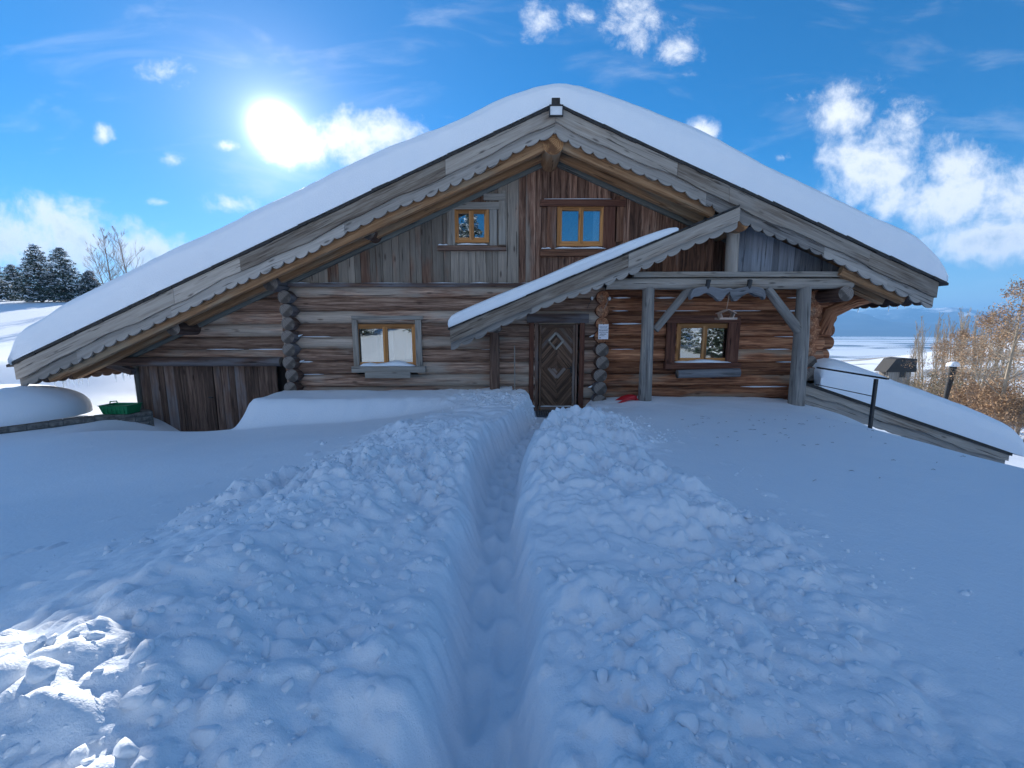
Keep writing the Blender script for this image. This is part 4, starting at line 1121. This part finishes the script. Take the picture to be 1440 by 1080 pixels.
def obase(x): xx = min(x, o1[0]+.03); return (xx, ot(xx)+.03)
snow_roof('roof_snow', [W(a, b, YO+.35) for a, b in oout], obase, YO-.05, YO+7.5, .55, ob, amp=.03, seed=9)
mb = MB()
for k in range(12):
    z_ = -.75-.27*k
    xe_ = o1[0]-1.2
    xs_ = o0[0]+.3
    mb.tube([(xs_, YO+.9, z_-.5), (xe_, YO+.9, z_-.5)], .14, n=10, me=1, rough=.03, seed=k); mb.tube([(xe_-.2, YO+.7, z_-.5), (xe_-.2, YO+7, z_-.5)], .14, n=10, me=1, rough=.03, seed=k)
mb.build('log_wall', [M['logR'], M['end']], ob)
# handrail
hp = V(1225, 589, 7.35); ht = V(1229, 533, 7.35); h2 = V(1150, 517, 8.9)
hr_ = empty('handrail', tuple(hp), 'black metal handrail with one post leading from the porch', 'handrail')
mb = MB(); mb.beam(hp-Vector((0, 0, .3)), Vector((hp.x, hp.y, ht.z)), .055, .055, (0, 1, 0)); mb.build('rail_post', M['black'], hr_)
mb = MB(); mb.beam(Vector((hp.x+.12, ht.y-.10, ht.z+.015)), h2, .06, .03); mb.build('top_rail', M['black'], hr_)
mb = MB(); mb.tube([Vector((hp.x, hp.y, ht.z-.33)), h2-Vector((0, 0, .38))], .009, n=6); mb.build('lower_wire', M['black'], hr_)

tick('bits')
# ------------------------------------------------------------------ vegetation
def quadcloud(pts, sizes, flat, rnd, up=None):
    """one small randomly turned quad per point"""
    n = len(pts); a = rnd.normal(size=(n, 3)); 
    if flat is not None: a[:, 2] *= flat
    a /= np.linalg.norm(a, axis=1)[:, None]; b = rnd.normal(size=(n, 3)); 
    if flat is not None: b[:, 2] *= flat
    b -= (a*b).sum(1)[:, None]*a; b /= np.linalg.norm(b, axis=1)[:, None]
    s = sizes[:, None]; v = np.stack([pts-a*s-b*s*.35, pts+a*s-b*s*.2, pts+a*s*.8+b*s*.4, pts-a*s*.7+b*s*.35], 1).reshape(-1, 3)
    f = np.arange(4*n).reshape(n, 4); return v, f
def mesh_np(name, v, f, mat, parent, smooth=False):
    me = bpy.data.meshes.new(name); me.from_pydata(v.tolist(), [], f.tolist()); me.materials.append(mat)
    o = bpy.data.objects.new(name, me); COL.objects.link(o); o.parent = parent; return o
def conifer(name, h, seed, label, loc, group=None, fat=.30, snowy=.26):
    e = empty(name, loc, label, 'tree', group); rn = np.random.RandomState(seed)
    mb = MB(); mb.v = []; mb.tube([(loc[0], loc[1], loc[2]-.5), (loc[0]+.05, loc[1], loc[2]+h*.5), (loc[0], loc[1], loc[2]+h*.98)], [h*.022, h*.014, .02], n=8); mb.build('trunk', M['bark'], e)
    P = []; S = []; Sn = []; SnS = []
    z = h*.05
    while z < h*.985:
        t = z/h; L = h*fat*(1-t)**.78*rn.uniform(.8, 1.15)+.12
        nb_ = int(7+6*(1-t))
        for k in range(nb_):
            an = rn.uniform(0, 6.28); Lb = L*rn.uniform(.6, 1.15); m_ = int(8+Lb*13)
            s = rn.rand(m_)**.7; rad = s*Lb
            zz = z+rad*.18-.30*s*s*Lb+rn.normal(size=m_)*.05
            jx = rn.normal(size=m_)*.11*(1+Lb*.4)*(.4+s*.6); ax_ = np.cos(an)*rad-np.sin(an)*jx*1.6; ay_ = np.sin(an)*rad+np.cos(an)*jx*1.6
            p = np.stack([ax_, ay_, zz], 1); P.append(p); S.append(rn.uniform(.06, .15, m_)*(.7+.3*(1-t)))
            if rn.rand() < .75:
                q_ = p[(rn.rand(m_) < snowy*1.6)&(s > .35)]+np.array([0, 0, .07]); Sn.append(q_); SnS.append(rn.uniform(.07, .17, len(q_)))
        z += h*.026*rn.uniform(.8, 1.2)
    v, f = quadcloud(np.concatenate(P), np.concatenate(S), .55, rn); mesh_np('crown', v, f, M['needle'], e)
    v, f = quadcloud(np.concatenate(Sn), np.concatenate(SnS), .28, rn); mesh_np('branch_snow', v, f, M['snowcap'], e)
    return e
RM = [.007]
def branch(mb, p, d, L, r, lev, rn, maxlev, up, spread, tips):
    n = 3 if lev > 1 else 5; pts = [p]; rs_ = [r]; q = p.copy(); dd = d.copy()
    for k in range(n):
        dd = (dd+Vector(rn.normal(size=3)*.10)+Vector((0, 0, up*.08))).normalized(); q = q+dd*(L/n); pts.append(q.copy()); rs_.append(max(r*(1-.75*(k+1)/n), RM[0]*.7))
    mb.tube(pts, rs_, n=5 if lev < 2 else 3, caps=False)
    tips.append((np.array(q), lev))
    if lev >= maxlev: return
    nb_ = int(rn.uniform(6, 9)) if lev == 0 else int(rn.uniform(4, 6))
    for k in range(nb_):
        t = rn.uniform(.25, 1) if lev == 0 else rn.uniform(.2, 1); i = min(int(t*n), n-1); fr = t*n-i; b = pts[i].lerp(pts[i+1], fr)
        ax_ = Vector(rn.normal(size=3)); ax_ = (ax_-dd*ax_.dot(dd)).normalized()
        nd = (dd*math.cos(spread)+ax_*math.sin(spread)+Vector((0, 0, up*.25))).normalized()
        branch(mb, b, nd, L*rn.uniform(.42, .62)*(1.15-t*.45), max(r*.42*(1.1-t*.5), RM[0]), lev+1, rn, maxlev, up, spread, tips)
def bare_tree(name, h, seed, label, loc, cat='tree', group=None, mat='twig', leaves=None, stems=1, maxlev=3, up=1., spread=.6, leafn=0, lsz=.08, rad=.016):
    e = empty(name, loc, label, cat, group); rn = np.random.RandomState(seed); tips = []; L = Vector(loc)
    mb = MB(); tr = MB()
    for s in range(stems):
        d = Vector((rn.normal()*.12*(stems > 1)*2, rn.normal()*.12*(stems > 1)*2, 1)).normalized(); p = L+Vector((rn.normal()*.25*(stems > 1), rn.normal()*.25*(stems > 1), -.4))
        hh = h*(1 if s == 0 else rn.uniform(.65, .95)); n = 7; pts = [p]; rs_ = [h*rad]; q = p.copy(); dd = d
        for k in range(n):
            dd = (dd+Vector(rn.normal(size=3)*.045)+Vector((0, 0, .05))).normalized(); q = q+dd*(hh/n); pts.append(q.copy()); rs_.append(h*rad*(1-.93*(k+1)/n)+.004)
        tr.tube(pts, rs_, n=7)
        nb_ = int(13+h*.9) if stems == 1 else 11
        for k in range(nb_):
            t = .22+.76*(k+rn.rand())/nb_; i = min(int(t*n), n-1); b = pts[i].lerp(pts[i+1], t*n-i); ax_ = Vector(rn.normal(size=3)); ax_.z = 0; ax_.normalize()
            sp = spread*rn.uniform(.8, 1.3); nd = Vector((ax_.x*math.sin(sp), ax_.y*math.sin(sp), math.cos(sp)))
            branch(mb, b, nd, hh*.34*(1.12-t)*rn.uniform(.8, 1.2)*(1.3 if spread > .5 else .9), h*rad*.42*(1.1-t), 4-maxlev if False else 1, rn, maxlev, up, spread, tips)
    tr.build('trunk', M[mat], e); mb.build('branches', M[mat], e)
    if leafn:
        T_ = np.array([t for t, l in tips])-np.array(loc); idx = rn.randint(0, len(T_), leafn); P = T_[idx]+rn.normal(size=(leafn, 3))*.17
        v, f = quadcloud(P, rn.uniform(.4, 1, leafn)*lsz, None, rn); mesh_np('leaves', v, f, M[leaves], e)
    return e
def copytree(o, loc, rz, sc, label=None):
    c = o.copy(); COL.objects.link(c); c.location = loc; c.rotation_euler.z = rz; c.scale = (sc, sc, sc)
    if label: c['label'] = label
    for ch in o.children:
        k = ch.copy(); COL.objects.link(k); k.parent = c
    return c
def at(px, Y, dz=0):
    x = (px-720)/F*Y/1.0; return (x, Y, gz(x, Y)+dz)
# left conifers: (pixel x, depth, top pixel y)
def top_h(px, py, Y, base): return W(px, py, Y)[1]-base
labs = ['dark conifer at the far left edge of the photo', 'smaller snow dusted conifer in the dip between two taller ones', 'tallest dark conifer left of the chalet roof', 'broad dark conifer just right of the tallest one', 'low round snowy conifer closest to the chalet roof']
for i, (px, py, Y, ft) in enumerate(((8, 358, 46, .36), (36, 372, 50, .44), (72, 344, 44, .44), (106, 347, 45, .46), (142, 381, 47, .55))):
    b = at(px, Y); h = top_h(px, py, Y, b[2]); conifer('conifer', h, 20+i, labs[i], b, 'conifers on the hill left of the chalet', ft)
conifer('conifer', 5, 61, 'conifer standing behind the far left conifers', at(-30, 55), 'conifers on the hill left of the chalet', .34)
for i, (px, py, Y, lb) in enumerate(((172, 318, 36, 'tall bare tree rising above the left slope of the snowy roof'), (196, 318, 38, 'bare birch right of the taller bare tree above the roof'), (160, 345, 40, 'thinner bare tree beside the round conifer'))):
    b = at(px, Y); h = top_h(px, py, Y, b[2]); bare_tree('bare_tree', h, 40+i, lb, b, group='bare trees above the left roof slope', maxlev=3, spread=.55, rad=.011, mat='twig')
# right side
b = at(1421, 24); h = top_h(1421, 388, 24, b[2])
bare_tree('larch_tree', h, 51, 'tall pale trunked tree with orange twigs at the right edge', b, maxlev=3, spread=.95, up=.3, leaves='leaf', leafn=5000, lsz=.075, rad=.012, mat='paletwig')
l0 = [o for o in bpy.data.objects if o.name == 'larch_tree'][0]
copytree(l0, at(1384, 30), 2.2, .95, 'shorter orange twigged tree just left of the tall pale trunked one')
copytree(l0, at(1352, 36), 4.0, .9, 'orange twigged tree in front of the middle of the poplar row')
copytree(l0, at(1450, 26), 1.1, 1.0, 'orange twigged tree cut by the right edge of the photo')
rr = random.Random(15)
spots = [(1292, 455, 62), (1303, 440, 60), (1312, 452, 66), (1322, 436, 61), (1333, 445, 64), (1345, 430, 60), (1352, 440, 63), (1360, 427, 61), (1368, 436, 66), (1376, 432, 60), (1388, 442, 64), (1398, 436, 62), (1408, 448, 66), (1284, 462, 66), (1298, 448, 64), (1317, 444, 60), (1328, 450, 68), (1339, 438, 62), (1349, 446, 66), (1356, 434, 62), (1364, 444, 64), (1372, 440, 62), (1382, 436, 64), (1393, 446, 60), (1415, 440, 62), (1424, 446, 66), (1436, 442, 64)]
protos = []
for i, (px, py, Y) in enumerate(spots):
    b = at(px, Y); h = top_h(px, py, Y, b[2])
    lab = 'thin bare poplar in the pale row on the right slope'
    if i < 3:
        protos.append((bare_tree('poplar_tree', h, 70+i, lab, b, group='row of bare poplars', maxlev=3, spread=.26, up=1.4, rad=.009, mat='paletwig'), h))
    else:
        o_, h0 = protos[i % 3]; copytree(o_, b, rr.uniform(0, 6), h/h0, lab)
bl = ['brown bare thicket in front of the valley, right of the chalet corner', 'dense brown scrub beside the dark roofed house', 'olive scrub at the foot of the poplars', 'orange leaved bush left of the pale trunked tree', 'orange leaved bush under the pale trunked tree', 'golden bush at the right edge below the pale trunked tree', 'snow dusted brown bush below the poplar row', 'brown bush behind the stump']
for i, (px, Y, h, lf, st) in enumerate(((1218, 48, 4.2, 'olive', 7), (1298, 40, 4.2, 'olive', 7), (1318, 36, 4.4, 'olive', 7), (1372, 27, 4.4, 'leaf', 7), (1404, 25, 4.8, 'leaf', 7), (1440, 23, 4.6, 'leaf', 7), (1352, 33, 4.2, 'olive', 7), (1334, 33, 3.2, 'leaf', 6))):
    bare_tree('bush', h, 90+i, bl[i], at(px, Y), cat='bush', group='bushes on the right slope', maxlev=3, spread=.7, up=.4, stems=st, leaves=lf, leafn=[500, 1200, 1500, 4000, 5000, 5000, 2000, 1200][i], lsz=.075, rad=.008, mat='twig')
scr = [o for o in bpy.data.objects if o.name.startswith('bush') and o.parent is None]
for k, (px, Y, sc_, src) in enumerate(((1238, 56, .9, 0), (1282, 52, 1., 1), (1310, 46, 1.1, 6), (1336, 42, 1.2, 2), (1362, 40, 1.2, 6), (1388, 36, 1.1, 1), (1412, 33, 1.1, 3), (1432, 30, 1.2, 4), (1346, 54, 1.2, 1), (1400, 50, 1.4, 2))):
    copytree(scr[src], at(px, Y), k*1.3, sc_, 'brown or orange scrub bush among the poplars on the right slope')
# stump with snow cap
b = at(1341, 26); st_ = empty('tree_stump', b, 'dark broken trunk with a snow cap in front of the poplars', 'tree stump')
zt2 = W(1341, 514, 26)[1]
mb = MB(); mb.tube([(b[0], b[1], b[2]-.3), (b[0]-.1, b[1], (b[2]+zt2)/2), (b[0]+.05, b[1], zt2-.3), (b[0]+.1, b[1], zt2)], [.14, .12, .19, .16], n=12, rough=.12, seed=4); mb.build('trunk', M['slate'], st_)
dome('snow_cap', (b[0]+.05, b[1], zt2-.05), .30, .28, .3, 0, st_, seed=8)
# distant house right
b = at(1268, 58); dh = empty('distant_house', b, 'small dark roofed house half hidden by scrub down the slope', 'house')
zt3 = W(1268, 503, 58)[1]; zb3 = zt3-1.6
mb = MB(); slab(mb, [(b[0]-1.5, b[2]-2), (b[0]+1.7, b[2]-2), (b[0]+1.7, zb3), (b[0]-1.5, zb3)], b[1], b[1]+1.6); mb.build('wall', M['surG'], dh)
mb = MB(); slab(mb, [(b[0]-2.2, zb3-.5), (b[0]+2.3, zb3-.5), (b[0]+2.1, zt3-.15), (b[0]+.2, zt3), (b[0]-.9, zt3-.2)], b[1]-.2, b[1]+1.8); mb.build('roof', M['slate'], dh)
mb = MB(); mb.box((b[0]+.5, b[1]-.01, zb3-.9), (.9, .04, .8)); mb.build('window', M['black'], dh)
# conifers and slope behind the photographer (seen in the window panes)
rr = random.Random(44); c0 = None
for i in range(16):
    x = -34+i*5.2+rr.uniform(-2, 2); y = -rr.uniform(44, 60); b = (x, y, gz(x, y)); h = rr.uniform(4.5, 8)
    lab = 'conifer added behind the photographer to darken the window reflections'
    if i == 0: c0 = conifer('conifer', 6.5, 5, lab, b, 'conifers behind the photographer', .3)
    else: copytree(c0, b, rr.uniform(0, 6), h/6.5, lab)
for (x, y, h) in ((17, -15, 7), (20, -17, 8), (23, -15, 7.5), (14.5, -17, 6), (-4.5, -27, 10), (-6, -29, 9), (-11.6, -12.5, 3.6), (-7.3, -12.6, 3.4)):  # extra out-of-view conifers, added to darken what the panes reflect
    copytree(c0, (x, y, gz(x, y)), x, h/6.5, 'conifer added behind the photographer to darken the window reflections')
b = (-9, -16, gz(-9, -16)); o_ = copytree(c0, b, 1, .9, 'conifer added behind the photographer to darken the window reflections')

tick('veg')
# ------------------------------------------------------------------ mountains beyond the valley
def mz(x, y):
    r = np.abs(fbm(x*.0009, y*.0009, 5, 6, .55)); rid = 1-np.minimum(1, r*2.2)
    env = sst(3300, 5200, y)*(1-.3*sst(5600, 7200, y))
    return -74+env*(165+175*rid+40*fbm(x*.0003, y*.0003, 9, 3)+34*np.abs(fbm(x*.004, y*.004, 19, 5, .6)))
def mountmat():
    m, nt, p = newmat('snowy_mountains'); N = NT(nt); tc = N.n('ShaderNodeTexCoord').outputs['Object']
    sx = N.n('ShaderNodeSeparateXYZ'); N.l(tc, sx.inputs[0])
    n1 = N.noise(N.vm('MULTIPLY', tc, (.003, .003, .006)), 1, 7, .65)
    hgt = N.math('DIVIDE', sx.outputs[2], 330.)
    f_ = N.ss(N.math('ADD', N.math('MULTIPLY', hgt, .55), N.math('MULTIPLY', n1, .9)), .74, .88)
    N.l(N.mix(f_, (.025, .045, .085), (.8, .82, .85)), p.inputs['Base Color']); p.inputs['Roughness'].default_value = .95
    return m
mo = grid_mesh('mountains', np.linspace(-9000, 9000, 420), np.linspace(3100, 7400, 130), mz, mountmat())
tag(mo, 'snowy blue mountain range beyond the valley', kind='structure')

# ------------------------------------------------------------------ haze
HZ = True
if HZ:
    mb = MB(); x0, x1, y0, y1, z0, z1 = -9500, 9500, -2100, 7900, -120, 420
    vs = [(x0, y0, z0), (x1, y0, z0), (x1, y1, z0), (x0, y1, z0), (x0, y0, z1), (x1, y0, z1), (x1, y1, z1), (x0, y1, z1)]
    mb.add(vs, [(3, 2, 1, 0), (4, 5, 6, 7), (0, 1, 5, 4), (1, 2, 6, 5), (2, 3, 7, 6), (3, 0, 4, 7)])
    m = bpy.data.materials.new('haze'); m.use_nodes = True; nt = m.node_tree; nt.nodes.clear()
    out = nt.nodes.new('ShaderNodeOutputMaterial'); pv = nt.nodes.new('ShaderNodeVolumePrincipled')
    pv.inputs['Color'].default_value = (.24, .55, 1, 1); pv.inputs['Density'].default_value = 2.3e-4; pv.inputs['Anisotropy'].default_value = .1
    nt.links.new(pv.outputs[0], out.inputs['Volume'])
    o = mb.build('haze', m); tag(o, 'thin blue winter haze over the valley', 'haze', kind='stuff')

# ------------------------------------------------------------------ world
wd = bpy.data.worlds.new('World'); scene.world = wd; wd.use_nodes = True
nt = wd.node_tree; nt.nodes.clear(); N = NT(nt)
out = N.n('ShaderNodeOutputWorld'); bg = N.n('ShaderNodeBackground'); N.l(bg.outputs[0], out.inputs[0])
STR = .1
bg.inputs[1].default_value = STR
sky = N.n('ShaderNodeTexSky'); sky.sky_type = 'NISHITA'; sky.sun_disc = False
el = math.asin(SUN.z); sky.sun_elevation = el; sky.sun_rotation = math.atan2(SUN.x, SUN.y)
sky.altitude = 1600; sky.air_density = 1.0; sky.dust_density = .08; sky.ozone_density = 3.0
hs = N.n('ShaderNodeHueSaturation'); hs.inputs['Saturation'].default_value = 1.42; hs.inputs['Value'].default_value = .66; N.l(sky.outputs[0], hs.inputs['Color'])
skyc = hs.outputs[0]
d = N.vm('NORMALIZE', N.n('ShaderNodeTexCoord').outputs['Generated'])
sx = N.n('ShaderNodeSeparateXYZ'); N.l(d, sx.inputs[0])
yy = N.math('MAXIMUM', sx.outputs[1], .05)
uv = N.n('ShaderNodeCombineXYZ'); N.l(N.math('DIVIDE', sx.outputs[0], yy), uv.inputs[0]); N.l(N.math('DIVIDE', sx.outputs[2], yy), uv.inputs[1])
uvv = uv.outputs[0]
front = N.ss(sx.outputs[1], .1, .3)
nA = N.noise(uvv, 8, 8, .66, .15); nB = N.noise(N.vm('ADD', uvv, (3.1, 1.2, 0)), 3.2, 6, .55, .2)
nW = N.noise(N.vm('MULTIPLY', uvv, (1., 1.1, 1)), 9, 8, .70, .25)
def cd(px, py):
    a, y_, z_ = ray(px, py); return a/y_, z_/y_
def field(blobs, nz_, k):
    cur = None
    for (px, py, rx_, ry_) in blobs:
        c = cd(px, py)
        v = N.vm('MULTIPLY', N.vm('SUBTRACT', uvv, (c[0], c[1], 0)), (F/rx_, F/ry_, 0)); L = N.vm('LENGTH', v)
        cur = L if cur is None else N.math('MINIMUM', cur, L)
    return N.math('ADD', N.math('SUBTRACT', 1., cur), N.math('MULTIPLY', N.math('SUBTRACT', nz_, .5), k))
cum = field([(60, 340, 160, 72), (-60, 330, 150, 75), (200, 362, 80, 44), (495, 194, 74, 46), (540, 186, 50, 34), (430, 205, 60, 36),
             (1235, 225, 100, 62), (1180, 165, 62, 40), (1330, 275, 120, 62), (1440, 275, 130, 62), (1400, 335, 120, 40), (985, 186, 36, 18)], nA, 2.4)
wsp = field([(760, 28, 40, 40), (822, 22, 42, 26), (895, 36, 80, 40), (955, 66, 48, 42), (880, 8, 60, 22), (240, 100, 66, 26), (145, 187, 15, 16), (235, 223, 32, 18), (320, 205, 22, 9), (1190, 125, 70, 32), (1100, 222, 22, 12), (1275, 170, 60, 40), (225, 285, 30, 8), (330, 285, 70, 22)], nW, 3.5)
cden = N.math('MULTIPLY', N.ss(cum, .0, .85), .95); wden = N.math('MULTIPLY', N.ss(wsp, .22, 1.6), .95)
cir = N.noise(N.vm('MULTIPLY', uvv, (1.3, 4.5, 1)), 2.2, 6, .6, .6)
cird = N.math('MULTIPLY', N.ss(cir, .50, .80), .22)
den = N.math('MAXIMUM', N.math('MAXIMUM', cden, wden), cird)
back = N.math('MULTIPLY', N.ss(sx.outputs[1], .0, -.2), N.ss(sx.outputs[2], .85, .65))  # unseen clouds added behind the camera to brighten and neutralise the light
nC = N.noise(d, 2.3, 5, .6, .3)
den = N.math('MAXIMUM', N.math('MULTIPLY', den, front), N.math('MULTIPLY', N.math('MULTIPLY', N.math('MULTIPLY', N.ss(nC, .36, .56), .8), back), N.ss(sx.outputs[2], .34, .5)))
shade = N.math('ADD', N.math('MULTIPLY', nB, .9), N.math('MULTIPLY', nA, .5))
thick = N.ss(cum, .6, 1.5)
sh = N.math('SUBTRACT', 1.0, N.math('MULTIPLY', thick, N.ss(shade, .56, .80)))
ccol = N.mix(sh, (.40, .52, .66), (.95, .97, 1.0))
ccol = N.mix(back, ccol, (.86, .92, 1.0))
cg = N.n('ShaderNodeVectorMath', operation='SCALE'); N.l(ccol, cg.inputs[0]); cg.inputs['Scale'].default_value = 5.2
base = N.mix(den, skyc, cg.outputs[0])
# aureole round the sun
ct = N.vm('DOT_PRODUCT', d, tuple(SUN)); th = N.math('ARCCOSINE', N.math('MINIMUM', ct, .999999))
def ex(w, a, p): return N.math('MULTIPLY', N.math('EXPONENT', N.math('MULTIPLY', N.math('POWER', N.math('DIVIDE', th, w), p), -1.)), a)
glow = N.math('ADD', N.math('ADD', ex(.019, 90., 1.4), ex(.055, 5., 1.)), ex(.28, .5, 1.2))
gl = N.n('ShaderNodeCombineColor'); N.l(glow, gl.inputs[0]); N.l(glow, gl.inputs[1]); N.l(glow, gl.inputs[2])
tot = N.vm('ADD', base, N.mix(1., gl.outputs[0], (1, 1, .98), 'MULTIPLY'))
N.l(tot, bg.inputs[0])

# ------------------------------------------------------------------ sun, camera
ld = bpy.data.lights.new('sun', 'SUN'); ld.energy = 4.0; ld.angle = R(.5); ld.color = (1, .95, .87)
lo = bpy.data.objects.new('sun', ld); COL.objects.link(lo); lo.rotation_euler = SUN.to_track_quat('Z', 'Y').to_euler(); lo.location = SUN*50
cam = bpy.data.cameras.new('camera'); co = bpy.data.objects.new('camera', cam); COL.objects.link(co)
co.location = (0, 0, CZ); co.rotation_euler = (R(90)-PIT, 0, 0); cam.sensor_width = 36; cam.lens = 36*F/1440; cam.clip_end = 40000; cam.clip_start = .05
scene.camera = co
scene.view_settings.view_transform = 'Standard'; scene.view_settings.look = 'None'; scene.view_settings.gamma = 1
scene.view_settings.exposure = 1.27
scene.render.engine = 'CYCLES'
scene.cycles.volume_bounces = 0; scene.cycles.diffuse_bounces = 3; scene.cycles.transparent_max_bounces = 12
